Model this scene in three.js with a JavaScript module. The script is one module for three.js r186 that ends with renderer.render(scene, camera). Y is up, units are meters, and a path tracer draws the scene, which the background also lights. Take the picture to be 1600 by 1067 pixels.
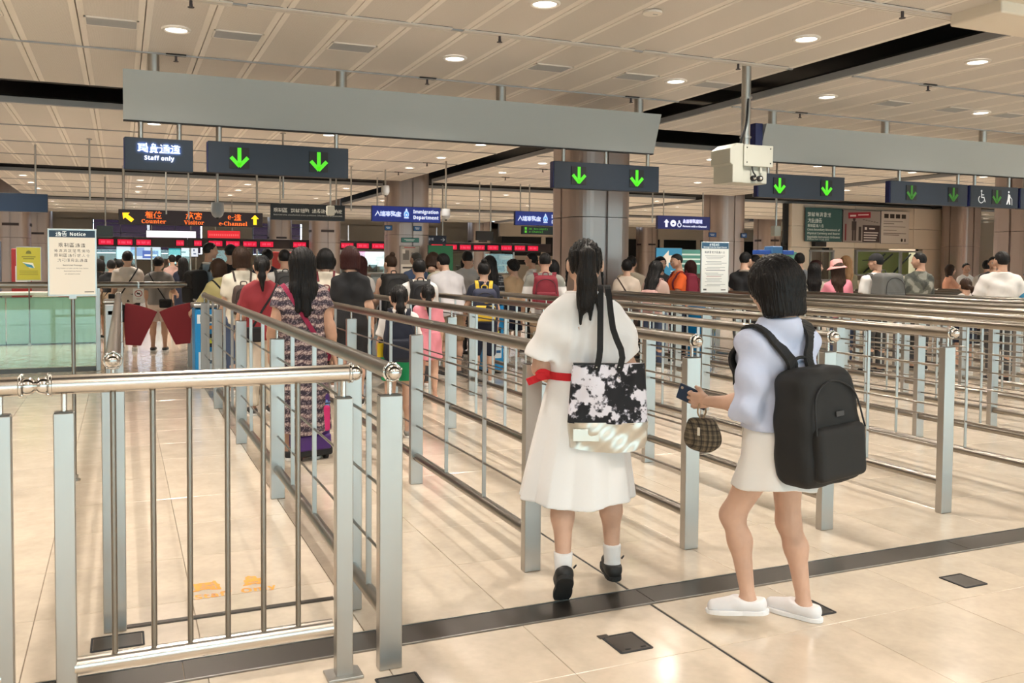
import * as THREE from 'three';
import { RoundedBoxGeometry } from 'three/addons/geometries/RoundedBoxGeometry.js';
import { mergeGeometries } from 'three/addons/utils/BufferGeometryUtils.js';
import { RectAreaLightUniformsLib } from 'three/addons/lights/RectAreaLightUniformsLib.js';

// ---------------------------------------------------------------- camera, sky, light, exposure
const scene = new THREE.Scene();
const D2R = Math.PI / 180, V3 = THREE.Vector3;
const camera = new THREE.PerspectiveCamera(2 * Math.atan(600 / 1410.2) / D2R, 1600 / 1200, 0.05, 200);
camera.position.set(0, 1.52, 0);
camera.rotation.order = 'YXZ';
camera.rotation.set(-2.1974 * D2R, -23.4154 * D2R, 0.4273 * D2R);
camera.setViewOffset(1600, 1200, 0, 133, 1600, 1067);      // the lower part of a 4:3 frame
scene.background = new THREE.Color(0.70, 0.84, 1.0);        // overcast daylight, seen only through the windows
scene.backgroundIntensity = 8.5;
const renderer = new THREE.WebGLRenderer({ antialias: true });
renderer.toneMapping = THREE.LinearToneMapping;
renderer.toneMappingExposure = 0.70;
renderer.shadowMap.enabled = true;
RectAreaLightUniformsLib.init();
const LAMP_CD = 42, LAMP_GLOW = 9, WARM = new THREE.Color(1.0, 0.91, 0.81);

// ---------------------------------------------------------------- helpers
let seedN = 7;
const rnd = () => { seedN = (seedN * 1664525 + 1013904223) >>> 0; return seedN / 4294967296; };
const used = {};
const numbered = (n) => { const k = used[n] = (used[n] ?? -1) + 1; return k ? n + '_' + String(k).padStart(3, '0') : n; };
function tag(o, label, category, group, kind) {
  if (label) o.userData.label = label;
  if (category) o.userData.category = category;
  if (group) o.userData.group = group;
  if (kind) o.userData.kind = kind;
  return o;
}
function thing(name, label, category, [x, y, z] = [0, 0, 0], turn = 0, group) {
  const o = new THREE.Group(); o.name = numbered(name); scene.add(o);
  o.position.set(x, y, z); o.rotation.y = turn;
  return tag(o, label, category, group);
}
function part(name, geo, mat, parent, label) {
  const m = new THREE.Mesh(Array.isArray(geo) ? join(geo) : geo, mat);
  m.name = name; m.castShadow = m.receiveShadow = true; parent.add(m);
  if (label) m.userData.label = label;
  return m;
}
function single(name, geo, mat, label, category, group, kind) {
  return tag(part(numbered(name), geo, mat, scene), label, category, group, kind);
}
const struct = (name, geo, mat, parent) => { const m = part(name, geo, mat, parent ?? scene); if (!parent) m.userData.kind = 'structure'; return m; };
function structGroup(name) { const g = new THREE.Group(); g.name = name; g.userData.kind = 'structure'; scene.add(g); return g; }
function join(list) {
  return mergeGeometries(list.map((g) => {
    const n = g.index ? g.toNonIndexed() : g.clone();
    for (const k of Object.keys(n.attributes)) if (!['position', 'normal', 'uv'].includes(k)) n.deleteAttribute(k);
    if (!n.attributes.uv) n.setAttribute('uv', new THREE.BufferAttribute(new Float32Array(n.attributes.position.count * 2), 2));
    return n;
  }));
}
const box = (w, h, d, x = 0, y = 0, z = 0) => new THREE.BoxGeometry(w, h, d).translate(x, y, z);
const rbox = (w, h, d, x = 0, y = 0, z = 0, r = 0.004, s = 1) => new RoundedBoxGeometry(w, h, d, s, r).translate(x, y, z);
const cyl = (r, h, x = 0, y = 0, z = 0, n = 14, r2 = r) => new THREE.CylinderGeometry(r2, r, h, n).translate(x, y, z);
const ball = (r, x = 0, y = 0, z = 0, n = 14) => new THREE.SphereGeometry(r, n, Math.ceil(n * 0.7)).translate(x, y, z);
function bar(a, b, r, n = 12, r2 = r) {
  const A = new V3(...a), B = new V3(...b), d = B.clone().sub(A), L = d.length();
  const g = new THREE.CylinderGeometry(r2, r, L, n);
  g.applyQuaternion(new THREE.Quaternion().setFromUnitVectors(new V3(0, 1, 0), d.normalize()));
  return g.translate((A.x + B.x) / 2, (A.y + B.y) / 2, (A.z + B.z) / 2);
}
const tube = (pts, r, seg = 24, n = 8, closed = false) => new THREE.TubeGeometry(new THREE.CatmullRomCurve3(pts.map((p) => new V3(...p)), closed), seg, r, n, closed);
const std = (o) => new THREE.MeshStandardMaterial(o);
const lin = (r, g, b) => new THREE.Color().setRGB(r, g, b);
const phys = (o) => new THREE.MeshPhysicalMaterial(o);

// seamless value noise and canvas / data textures
function noiseTex(size, fn, repeat = 1, srgb = false) {
  const d = new Uint8Array(size * size * 4);
  for (let y = 0; y < size; y++) for (let x = 0; x < size; x++) {
    const c = fn(x / size, y / size), i = (y * size + x) * 4;
    const v = Array.isArray(c) ? c : [c, c, c];
    for (let k = 0; k < 3; k++) d[i + k] = Math.max(0, Math.min(255, v[k] * 255));
    d[i + 3] = 255;
  }
  const t = new THREE.DataTexture(d, size, size);
  t.wrapS = t.wrapT = THREE.RepeatWrapping; t.magFilter = THREE.LinearFilter; t.minFilter = THREE.LinearMipmapLinearFilter; t.generateMipmaps = true;
  t.repeat.set(repeat, repeat); if (srgb) t.colorSpace = THREE.SRGBColorSpace; t.needsUpdate = true;
  return t;
}
const hash = (x, y, s = 0) => { const h = Math.sin(x * 127.1 + y * 311.7 + s * 74.7) * 43758.5453; return h - Math.floor(h); };
function vnoise(u, v, n, m = n, s = 0) {     // value noise with period 1
  const x = u * n, y = v * m, i = Math.floor(x), j = Math.floor(y), f = x - i, g = y - j;
  const a = f * f * (3 - 2 * f), b = g * g * (3 - 2 * g), w = (p, q) => hash(((i + p) % n + n) % n, ((j + q) % m + m) % m, s);
  return (w(0, 0) * (1 - a) + w(1, 0) * a) * (1 - b) + (w(0, 1) * (1 - a) + w(1, 1) * a) * b;
}
const fbm = (u, v, n, s = 0, o = 4) => { let t = 0, a = 0.5, k = n; for (let i = 0; i < o; i++, k *= 2, a /= 2) t += a * vnoise(u, v, k, k, s + i); return t / (1 - Math.pow(0.5, o)); };
function canvasTex(w, h, draw) {
  const c = document.createElement('canvas'); c.width = w; c.height = h;
  const g = c.getContext('2d'); draw(g, w, h);
  const t = new THREE.CanvasTexture(c); t.colorSpace = THREE.SRGBColorSpace; t.magFilter = THREE.LinearFilter;
  return t;
}
// strokes of the Chinese characters that the signs show, on a ten by ten grid: pairs of digits, one run per stroke
const GLYPH = {
  職: '0141 1118 3118 1333 1535 0837 4171 5153 6163 4373 4575 4578 7578 4777 8199 6899 8081 9495',
  員: '3161 3133 6163 3363 2494 2428 7478 2676 2878 3919 6989 4040 2575',
  通: '1122 0424 2427 2709 0969 6999 4181 8162 6272 4393 4398 9398 6398 4595 4797',
  道: '1122 0424 2427 2709 0999 4151 7161 3292 5363 4484 4488 8488 4686 4888',
  告: '3011 2080 5054 0494 2525 2686 2629 2989 8689',
  限: '1019 1131 3113 1335 3517 4080 8084 4484 4242 4282 4049 4968 8486 6499 8567',
  制: '1011 0151 3039 0343 1518 5558 1555 3039 7077 9099 9989 0646',
  區: '0090 0009 0999 3172 3133 7173 3373 1545 1518 4548 1848 5585 5558 8588 5888',
  櫃: '2029 0242 2206 2246 4191 4149 4999 5383 5357 8387 5787 6373 5585',
  位: '3005 1419 6070 4292 5567 8577 3999 6062',
  旅: '2131 0343 2337 2545 4548 4837 2309 6050 5191 6373 5484 6449 7499 6685',
  客: '5051 1131 0191 0103 9193 4222 4272 7218 3396 2686 2629 2989 8689',
  入: '4051 5109 5199', 境: '1018 0343 0848 6061 4191 5262 8272 3393 4484 4487 8487 4686 4787 5749 6769 6999 9998',
  事: '0191 5059 2272 2224 2474 7274 2575 7578 0696 2878 5949', 務: '0141 2113 1333 3319 0444 5010 5181 5344 8147 5699 4696 6648 9698 9688',
  處: '4042 4161 1292 1219 9294 3484 3457 3686 3888 5599 1979', 居: '1081 1083 1383 1019 2484 5457 3777 3739 7779 3979',
  民: '1181 1119 8184 1484 5159 1949 5599 9897', 港: '1122 0424 0919 4191 5154 7174 3494 4586 4549 4999 6686',
  香: '7020 5054 0292 4225 6285 2575 2529 7579 2979 2777', 持: '2028 0242 0545 1828 6064 4282 3494 3696 7479 5758 6979',
  有: '0191 5009 3383 3339 8389 3585 3787', 方: '5061 0292 5247 4709 4484 8489 8979', 此: '1119 3039 3555 0949 6069 6494 6999 9998',
  嚴: '0141 0113 4143 5191 0393 1519 4549 1848 5599 9509', 禁: '2029 0242 2206 7079 5292 7256 1555 0787 5759 2739', 人: '5055 5509 5599', 士: '0494 5059 2989',
  可: '0191 8189 8969 1434 3437 1417 1737', 使: '2005 1419 4090 6069 4284 8446 4244 8286 4686 5599 6749', 用: '1119 1181 8189 8969 1484 1686 5059', 行: '2003 3105 1519 5090 4494 7479 7959', 證: '2121 0242 1333 0444 1636 1619 1939 3639 5191 7073 5353 8393 5484 5676 5774 4999', 效: '2021 0141 1113 3133 0549 4509 6055 5292 8259 5599', 落: '0191 3002 7072 1324 0515 0928 5335 4383 8349 4579 3637 5757 5989 8987', 馬: '1011 1016 1080 1282 1484 5056 1686 8689 8969 1818 3838 5858', 洲: '0212 0414 0918 3136 3629 5159 7179 4446 6466 9199', 站: '2122 0242 1315 3335 0747 6065 6393 5595 5559 5989 9589', 擅: '2029 0242 0545 1828 7071 5191 5393 5395 5595 6393 5797 5779 9797 4999', 闖: '0009 0040 4044 0242 0444 6096 6099 6292 6494 2555 2547 4757', 違: '1122 0424 2427 2709 0999 5091 5292 4393 5484 5456 8486 4696 6366 4888', 者: '2262 4045 0595 8009 3080 3589 3589 3687 3989', 將: '1019 0515 4049 0848 6061 5292 8357 5494 5596 4999 7789', 被: '2021 0343 3315 1519 2637 5080 4292 5258 5849 5474 7496 5599 6069', 檢: '2029 0343 2306 2346 6042 6094 5282 4464 6446 7494 7496 5648 8698 5748 8799', 控: '2029 0343 0646 1828 6061 4292 5344 7284 4585 6669 4999',
  會: '5005 5095 2474 2555 2528 7578 2878 3639 2979 3739', 查: '5054 0191 5114 5194 2575 2528 7578 2878 0999 2777',
};
function glyph(g, ch, x, y, s, lw) {
  g.lineWidth = lw; g.lineCap = 'round'; g.lineJoin = 'round';
  for (const st of (GLYPH[ch] ?? '').split(' ')) {
    g.beginPath();
    for (let i = 0; i + 1 < st.length; i += 2) { const px = x + (+st[i] + 0.5) * s / 10, py = y + (+st[i + 1] + 0.5) * s / 10; i ? g.lineTo(px, py) : g.moveTo(px, py); }
    g.stroke();
  }
}
function chinese(g, text, x, y, s, gap = 1.08, lw = s * 0.085) { [...text].forEach((c, i) => glyph(g, c, x + i * s * gap, y, s, lw)); }

// ---------------------------------------------------------------- materials
const brush = noiseTex(256, (u, v) => 0.5 + 0.5 * (vnoise(u, v, 256, 6, 1) - 0.5) + 0.35 * (fbm(u, v, 8, 3) - 0.5));
const smudge = noiseTex(256, (u, v) => 0.55 + 0.5 * (fbm(u, v, 5, 11) - 0.5) * 0.5);
const M = {
  steel: std({ color: lin(0.46, 0.445, 0.42), metalness: 1, roughness: 0.62, roughnessMap: smudge }),
  rail: std({ color: lin(0.27, 0.245, 0.215), metalness: 1, roughness: 0.29 }),
  polish: std({ color: lin(0.68, 0.66, 0.63), metalness: 1, roughness: 0.16 }),
  dark: std({ color: lin(0.02, 0.02, 0.022), roughness: 0.8 }),
  black: std({ color: lin(0.008, 0.008, 0.009), roughness: 0.6 }),
  plate: std({ color: lin(0.10, 0.09, 0.08), metalness: 0.85, roughness: 0.36 }),
  ceil: std({ color: lin(0.60, 0.57, 0.52), roughness: 0.42 }),
  ceilEdge: std({ color: lin(0.72, 0.68, 0.62), roughness: 0.35 }),
  grey: std({ color: lin(0.33, 0.34, 0.35), roughness: 0.5 }),
  plenum: std({ color: lin(0.012, 0.012, 0.012), roughness: 0.95 }),
  duct: std({ color: lin(0.05, 0.05, 0.05), roughness: 0.7, metalness: 0.5 }),
  wall: std({ color: lin(0.77, 0.67, 0.55), roughness: 0.5 }),
  column: std({ color: lin(0.44, 0.365, 0.335), roughness: 0.34, metalness: 0.55 }),
  columnDark: std({ color: lin(0.05, 0.04, 0.045), roughness: 0.6 }),
  navy: std({ color: lin(0.012, 0.020, 0.036), roughness: 0.5 }),
  blue: std({ color: lin(0.010, 0.016, 0.10), roughness: 0.4 }),
  cream: std({ color: lin(0.46, 0.46, 0.40), roughness: 0.55 }),
  white: std({ color: lin(0.78, 0.77, 0.74), roughness: 0.6 }),
  red: std({ color: lin(0.20, 0.006, 0.012), roughness: 0.6 }),
  cyan: std({ color: lin(0.01, 0.23, 0.55), roughness: 0.4 }),
  glass: phys({ color: lin(0.86, 0.95, 0.91), transmission: 1, thickness: 0, roughness: 0.02, metalness: 0 }),
  mint: std({ color: lin(0.26, 0.42, 0.32), roughness: 0.3 }),
};
// ---------------------------------------------------------------- the room shell
camera.updateMatrixWorld(true);
const toCam = camera.matrixWorld.clone().invert();
function seen(x, y, z, m = 60) {     // rough distance of a point in view, or Infinity
  const p = new V3(x, y, z).applyMatrix4(toCam), d = -p.z;
  if (d < 0.3) return Infinity;
  const px = 800 + 1410.2 * p.x / d, py = 467 - 1410.2 * p.y / d;
  return px < -m || px > 1600 + m || py < -m || py > 1067 + m ? Infinity : d;
}
const CEIL = 3.9, BAY = 11.6, ZBAY = 11.75;
// floor: polished stone tiles on a grout bed
const floor = structGroup('floor');
part('grout_bed', box(64, 0.3, 76, 18, -0.156, -22), std({ color: lin(0.22, 0.17, 0.12), roughness: 0.8 }), floor);
const tileMaps = [0, 1, 2].map((k) => noiseTex(256, (u, v) => { const n = 0.93 + 0.10 * (fbm(u, v, 4, 20 + k) - 0.5) + 0.05 * (fbm(u, v, 24, 40 + k) - 0.5); return [n, n * 0.985, n * 0.965]; }, 1, true));
const tileRough = noiseTex(256, (u, v) => 0.42 + 0.25 * (fbm(u, v, 6, 70) - 0.5));
const tileMats = [[0.69, 0.615, 0.515], [0.71, 0.63, 0.53], [0.675, 0.605, 0.51]].map((c, k) => phys({ color: lin(...c), map: tileMaps[k], roughness: 0.5, roughnessMap: tileRough, specularIntensity: 0.8, clearcoat: 0.6, clearcoatRoughness: 0.12 }));
const tileGeo = {};
function slab(w, d) {
  const key = w.toFixed(3) + d.toFixed(3);
  if (tileGeo[key]) return tileGeo[key];
  const b = 0.0015, P = [[-w / 2 + b, 0, -d / 2 + b], [w / 2 - b, 0, -d / 2 + b], [w / 2 - b, 0, d / 2 - b], [-w / 2 + b, 0, d / 2 - b], [-w / 2, -b, -d / 2], [w / 2, -b, -d / 2], [w / 2, -b, d / 2], [-w / 2, -b, d / 2]];
  for (let i = 4; i < 8; i++) P.push([P[i][0], -0.012, P[i][2]]);
  const F = [[0, 3, 2, 1]]; for (let i = 0; i < 4; i++) { const j = (i + 1) % 4; F.push([i, j, 4 + j, 4 + i], [4 + i, 4 + j, 8 + j, 8 + i]); }
  const pos = [], uv = [];
  for (const f of F) for (const i of [0, 1, 2, 0, 2, 3]) { const p = P[f[i]]; pos.push(...p); uv.push(p[0] / 0.63 + 0.5, p[2] / 0.63 + 0.5); }
  const g = new THREE.BufferGeometry();
  g.setAttribute('position', new THREE.Float32BufferAttribute(pos, 3)); g.setAttribute('uv', new THREE.Float32BufferAttribute(uv, 2)); g.computeVertexNormals();
  return tileGeo[key] = g;
}
const zCuts = [3.99, 3.36, 2.73, 2.10, 1.47, 0.84, 0.21, -0.42, -1.05, -1.67, -2.30, -2.93, -3.415];
for (let z = -3.615; z > -58; z -= 0.63) zCuts.push(z);
const tiles = [];
for (let k = -18; k < 58; k++) for (let j = 0; j + 1 < zCuts.length; j++) {
  const x0 = 2.17 + 0.63 * k, z0 = zCuts[j], z1 = zCuts[j + 1];
  if (Math.abs(z0 + 3.415) < 1e-6) continue;
  const gap = k === 0 ? 0.008 : k === -1 ? 0.008 : 0.002;
  const l = k === 0 ? 0.008 : 0.0015, r = k === -1 ? 0.008 : 0.0015, w = 0.63 - l - r, d = z0 - z1 - 0.003, x = x0 + l + w / 2, z = (z0 + z1) / 2;
  tiles.push({ x, z, w, d, far: Math.min(seen(x, 0, z), seen(x + 0.3, 0, z + 0.3), seen(x - 0.3, 0, z + 0.3)), m: Math.floor(rnd() * 3) });
}
tiles.sort((a, b) => a.far - b.far);
tiles.slice(0, 300).forEach((t) => part('floor_tile', slab(t.w, t.d), tileMats[t.m], floor).position.set(t.x, (rnd() - 0.5) * 0.0006, t.z));
for (let m = 0; m < 3; m++) tag(part('far_floor_tiles', tiles.slice(300).filter((t) => t.m === m).map((t) => slab(t.w, t.d).clone().translate(t.x, 0, t.z)), tileMats[m], floor), null, null, null, 'stuff');
part('joint_strip', box(0.014, 0.01, 62, 2.17, -0.009, -27), M.black, floor);
// metal threshold strip across the hall: trough plate with two raised edges
const strip = thing('threshold_strip', 'dark steel threshold strip set across the floor in front of the queue railings', 'floor strip', [18, 0, -3.515]);
for (let i = 0; i < 22; i++) part('strip_plate', box(1.996, 0.012, 0.165, -20.8 + 2 * i, -0.005, 0), M.plate, strip);
part('strip_edge', box(44, 0.012, 0.008, 0, -0.003, 0.09), M.steel, strip);
part('strip_edge', box(44, 0.012, 0.006, 0, -0.003, -0.09), M.steel, strip);
single('gate_floor_strip', box(0.86, 0.008, 0.03, 0.44, 0.003, -4.02), M.plate, 'thin dark metal strip on the floor behind the balustered front barrier', 'floor strip');
const covers = [[0.915, -3.10, 0.15, 0.13, 'dark metal floor cover plate beside the foot of the front corner post'], [1.855, -3.095, 0.14, 0.16, 'worn metal floor cover plate with a chipped corner in front of the schoolgirl'],
  [2.80, -3.095, 0.14, 0.15, 'metal floor cover plate half hidden by the white shoe'], [3.737, -3.095, 0.14, 0.15, 'metal floor cover plate alone on the tiles at right'], [-0.025, -3.88, 0.19, 0.135, 'grey metal floor cover plate behind the bottom tube of the front barrier']];
covers.forEach(([x, z, w, d, l], i) => {
  const t = thing('floor_cover_plate', l, 'floor plate', [x, 0, z]);
  part('frame', [box(w, 0.005, 0.008, 0, 0.002, d / 2), box(w, 0.005, 0.008, 0, 0.002, -d / 2), box(0.008, 0.005, d, w / 2, 0.002, 0), box(0.008, 0.005, d, -w / 2, 0.002, 0)], M.dark, t);
  part('lid', rbox(w - 0.012, 0.006, d - 0.012, 0, 0.001, 0, 0.001), M.plate, t);
  if (i === 1) { for (const q of [-0.03, 0.04]) part('screw_slot', box(0.022, 0.004, 0.008, q, 0.004, 0.06), M.black, t); part('chip', box(0.045, 0.003, 0.03, -0.06, 0.0035, -0.085), M.plate, t); }
});
// orange STAFF ONLY lettering painted on the floor
const staffMark = canvasTex(512, 320, (g, w, h) => {
  g.clearRect(0, 0, w, h); g.strokeStyle = g.fillStyle = '#ef9a3a';
  glyph(g, '職', 10, 8, 170, 20); glyph(g, '員', 300, 8, 170, 20);
  g.font = 'bold 104px sans-serif'; g.textBaseline = 'alphabetic'; g.fillText('Staff  Only', 4, 300, 504);
});
single('floor_lettering', new THREE.PlaneGeometry(0.37, 0.24).rotateX(-Math.PI / 2).rotateY(0.03).translate(0.47, 0.0015, -4.35), std({ map: staffMark, transparent: true, roughness: 0.4, alphaTest: 0.3 }), 'orange staff only lettering painted on the floor tiles behind the front barrier', 'floor marking');

// ceiling zones of trays between dark service slots
const ceiling = structGroup('ceiling');
part('soffit_slab', box(64, 0.3, 76, 18, 5.2, -22), M.plenum, ceiling);
const perf = noiseTex(256, (u, v) => { const a = (u * 40) % 1 - 0.5, b = (v * 40) % 1 - 0.5; return a * a + b * b < 0.05 ? 0.72 : 0.96; }, 1, true);
const perfMat = std({ color: lin(0.64, 0.60, 0.55), map: perf, roughness: 0.4 });
const panelGeo = {};
function tray(w, d) {      // pan with a chamfered rim, plain margins and a perforated middle
  const key = w.toFixed(3) + '|' + d.toFixed(3);
  if (panelGeo[key]) return panelGeo[key];
  const g = new THREE.BufferGeometry(), pos = [], uv = [], X = [-w / 2, -w / 2 + 0.004, -w / 2 + 0.062, w / 2 - 0.062, w / 2 - 0.004, w / 2], Y = [0.02, 0, 0.006, 0.006, 0, 0.02];
  const quad = (a, b, c, e) => { for (const p of [a, b, c, a, c, e]) { pos.push(...p); uv.push(p[0] / 0.4, p[2] / 0.4); } };
  const strip = (i) => quad([X[i], Y[i], d / 2], [X[i], Y[i], -d / 2], [X[i + 1], Y[i + 1], -d / 2], [X[i + 1], Y[i + 1], d / 2]);
  strip(2); const n0 = pos.length / 3;
  for (const i of [0, 1, 3, 4]) strip(i);
  for (const s of [-1, 1]) quad([-w / 2, 0.1, s * d / 2], [-w / 2, 0.003, s * d / 2], [w / 2, 0.003, s * d / 2], [w / 2, 0.1, s * d / 2]);
  quad([-w / 2, 0.035, d / 2], [w / 2, 0.035, d / 2], [w / 2, 0.035, -d / 2], [-w / 2, 0.035, -d / 2]);
  for (const s of [-1, 1]) quad([s * w / 2, 0.1, d / 2], [s * w / 2, 0.035, d / 2], [s * w / 2, 0.035, -d / 2], [s * w / 2, 0.1, -d / 2]);
  g.setAttribute('position', new THREE.Float32BufferAttribute(pos, 3)); g.setAttribute('uv', new THREE.Float32BufferAttribute(uv, 2)); g.computeVertexNormals();
  g.addGroup(0, n0, 0); g.addGroup(n0, pos.length / 3 - n0, 1);
  return panelGeo[key] = g;
}
const trays = [], lampSpots = [], ventSpots = [], ROW = (ZBAY - 2.05) / 4;
for (let bx = -1; bx < 4; bx++) for (let bz = -1; bz < 4; bz++) {
  const xa = -3.2 + bx * BAY, xb = xa + 10.65, zc = -14.62 - bz * ZBAY;          // zone in front of the slot centred on zc
  part('tray_hanger', [box(0.05, 0.09, 4 * ROW, xa, CEIL + 0.055, zc + 1.02 + 2 * ROW), box(0.05, 0.09, 4 * ROW, xb, CEIL + 0.055, zc + 1.02 + 2 * ROW), box(xb - xa, 0.09, 0.04, (xa + xb) / 2, CEIL + 0.055, zc + 1.0), box(xb - xa, 0.09, 0.04, (xa + xb) / 2, CEIL + 0.055, zc + 1.04 + 4 * ROW)], M.grey, ceiling);
  part('zone_backing', box(xb - xa, 0.02, 4 * ROW, (xa + xb) / 2, CEIL + 0.12, zc + 1.02 + 2 * ROW), M.plenum, ceiling);
  for (let r = 1; r < 4; r++) part('seam_trim', box(xb - xa, 0.016, 0.034, (xa + xb) / 2, CEIL - 0.004, zc + 1.02 + ROW * r), M.grey, ceiling);
  for (let r = 0; r < 4; r++) {
    const z = zc + 1.02 + ROW * (r + 0.5);
    let x0 = xa, k = 0;
    while (x0 < xb - 0.05) {
      const x1 = k === 0 ? xa + 0.406 : Math.min(x0 + 0.606, xb), x = (x0 + x1) / 2;
      trays.push({ x, z, w: x1 - x0 - 0.005, d: ROW - 0.02, far: Math.min(seen(x, CEIL, z), seen(x, CEIL, z - 1), seen(x, CEIL, z + 1)) });
      if ((r > 0 || bz < 0) && (k - 6) % 5 === 0) lampSpots.push([x, z]);
      else if (r === 1 && k % 2 === 1 && Math.abs(z + 10) < 1) ventSpots.push([x, z]);
      x0 = x1; k++;
    }
  }
}
trays.sort((a, b) => a.far - b.far);
trays.slice(0, 300).forEach((t) => part('ceiling_panel', tray(t.w, t.d), [perfMat, M.ceilEdge], ceiling).position.set(t.x, CEIL, t.z));
part('far_ceiling_panels', trays.slice(300).map((t) => tray(t.w, t.d).clone().translate(t.x, CEIL, t.z)), M.ceil, ceiling).userData.kind = 'stuff';
// bulkhead that closes the long slot at the right
struct('trim_1', [rbox(9, 0.16, 0.55, 11.7, CEIL - 0.03, -6.0, 0.02), rbox(9, 0.05, 0.9, 11.7, CEIL + 0.02, -5.4, 0.01)], std({ color: lin(0.70, 0.64, 0.54), roughness: 0.5 }));
// ducts and pipes up in the slots
for (const [x, z, w, d, y] of [[7.9, -10, 0.3, 6, 4.55], [8.15, -9, 0.08, 8, 4.3], [2.4, -14.4, 9, 0.35, 4.75], [13.6, -14.5, 8, 0.3, 4.75], [2.4, -26.5, 8, 0.4, 4.75], [0, -14.9, 5, 0.06, 4.25]]) {
  single('service_duct', rbox(w, 0.28, d, x, y, z, 0.03), M.duct, 'dark service duct up inside the black ceiling slot', 'duct', 'ducts in the ceiling slots');
}
// walls, far end and the daylight side behind the camera
const wt = 0.3;
struct('wall_left', box(wt, 5.4, 76, -12.5, 2.6, -22), M.wall);
struct('wall_right', box(wt, 5.4, 76, 46, 2.6, -22), M.wall);
const back = structGroup('wall_back');       // glazed front of the hall, behind the camera
part('wall_panel', [box(58.8, 1.6, wt, 16.75, 4.5, 14), box(58.8, 0.35, wt, 16.75, 0.17, 14)], M.wall, back);
for (let i = 0; i < 13; i++) part('mullion', box(0.16, 3.5, 0.2, -12.3 + i * 4.85, 2.0, 14), M.grey, back);
part('window_pane', box(58.6, 3.4, 0.012, 16.75, 2.02, 14), M.glass, back);
const far = structGroup('wall_far');
part('wall_panel', [box(58.8, 2.0, wt, 16.75, 1.0, -58), box(58.8, 0.5, wt, 16.75, 4.2, -58), box(5, 3.6, wt, -10, 2.6, -58), box(24, 3.6, wt, 34, 2.6, -58)], M.wall, far);
const farGlass = phys({ color: lin(0.10, 0.075, 0.095), transmission: 1, thickness: 0, roughness: 0.05 });
for (let i = 0; i < 10; i++) {
  if (i < 2 || (i > 3 && i !== 5)) { part('wall_panel', box(2.94, 2.0, wt, -6 + i * 3, 3.0, -58), M.wall, far); continue; }
  part('window_pane', box(2.9, 1.95, 0.02, -6 + i * 3, 3.0, -58), farGlass, far);
  part('glazing_bar', [box(0.06, 2, 0.1, -7.5 + i * 3, 3, -57.9), box(0.04, 2, 0.1, -6 + i * 3, 3, -57.9), box(3, 0.04, 0.1, -6 + i * 3, 2.6, -57.9), box(3, 0.04, 0.1, -6 + i * 3, 3.2, -57.9), box(3, 0.05, 0.1, -6 + i * 3, 3.75, -57.9)], M.grey, far);
}
// columns: rounded square cladding with a groove down the middle of each face and a joint ring
const colShape = (() => {
  const s = new THREE.Shape(), h = 0.6, r = 0.34, g = 0.03, d = 0.05;
  const side = (a) => { const c = Math.cos(a), n = Math.sin(a), P = (x, y) => [x * c - y * n, x * n + y * c]; return P; };
  for (let k = 0; k < 4; k++) {
    const P = side(k * Math.PI / 2), L = (x, y, first) => { const p = P(x, y); first ? s.moveTo(...p) : s.lineTo(...p); };
    L(h, -h + r, k === 0); L(h, -g); L(h - d, -g); L(h - d, g); L(h, g); L(h, h - r);
    for (let i = 1; i < 8; i++) { const t = i / 8 * Math.PI / 2; L(h - r + r * Math.cos(t), h - r + r * Math.sin(t)); }
  }
  s.closePath(); return s;
})();
const colGeo = (y0, y1) => new THREE.ExtrudeGeometry(colShape, { depth: y1 - y0, bevelEnabled: false }).rotateX(-Math.PI / 2).translate(0, y0, 0);
const colLow = colGeo(0, 2.36), colHigh = colGeo(2.372, 4.6), colCore = new THREE.CylinderGeometry(0.53, 0.53, 4.8, 24).translate(0, 2.4, 0), colBand = new THREE.CylinderGeometry(0.66, 0.66, 0.1, 32).translate(0, 2.85, 0);
let colN = 0;
const colLabel = { '7.9,-14.65': 'big mauve metal-clad column in the middle of the hall', '19.5,-14.65': 'metal-clad column at the right edge of the picture', '-3.7,-26.3': 'metal-clad column out at the far left', '7.9,-26.3': 'metal-clad column with a grey poster behind the left immigration sign', '19.5,-26.3': 'metal-clad column with small blue plates behind the tall white notice', '31.1,-26.3': 'metal-clad column behind the recess wall at right', '-3.7,-38.2': 'banded column at the left edge under the plain blue sign', '7.9,-38.2': 'banded column behind the long-haired woman in the patterned dress', '19.5,-38.2': 'banded column mostly hidden by the big column', '31.1,-38.2': 'banded column behind the blue canopy at right', '-3.7,-50': 'banded column behind the yellow poster at left', '7.9,-50': 'banded column behind the dark slate sign, the farthest of its line', '19.5,-50': 'banded far column behind the black hanging monitor', '31.1,-50': 'banded far column between the dark panes' };
for (const z of [-14.65, -26.3, -38.2, -50]) for (const x of [-3.7, 7.9, 19.5, 31.1]) {
  if (z > -20 && x < 0) continue;
  const c = thing('column', colLabel[x + ',' + z], 'column', [x, 0, z]);
  part('cladding', colLow, M.column, c); part('cladding', colHigh, M.column, c); part('core', colCore, M.columnDark, c);
  if (z < -30) part('band', colBand, M.columnDark, c);
}
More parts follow.
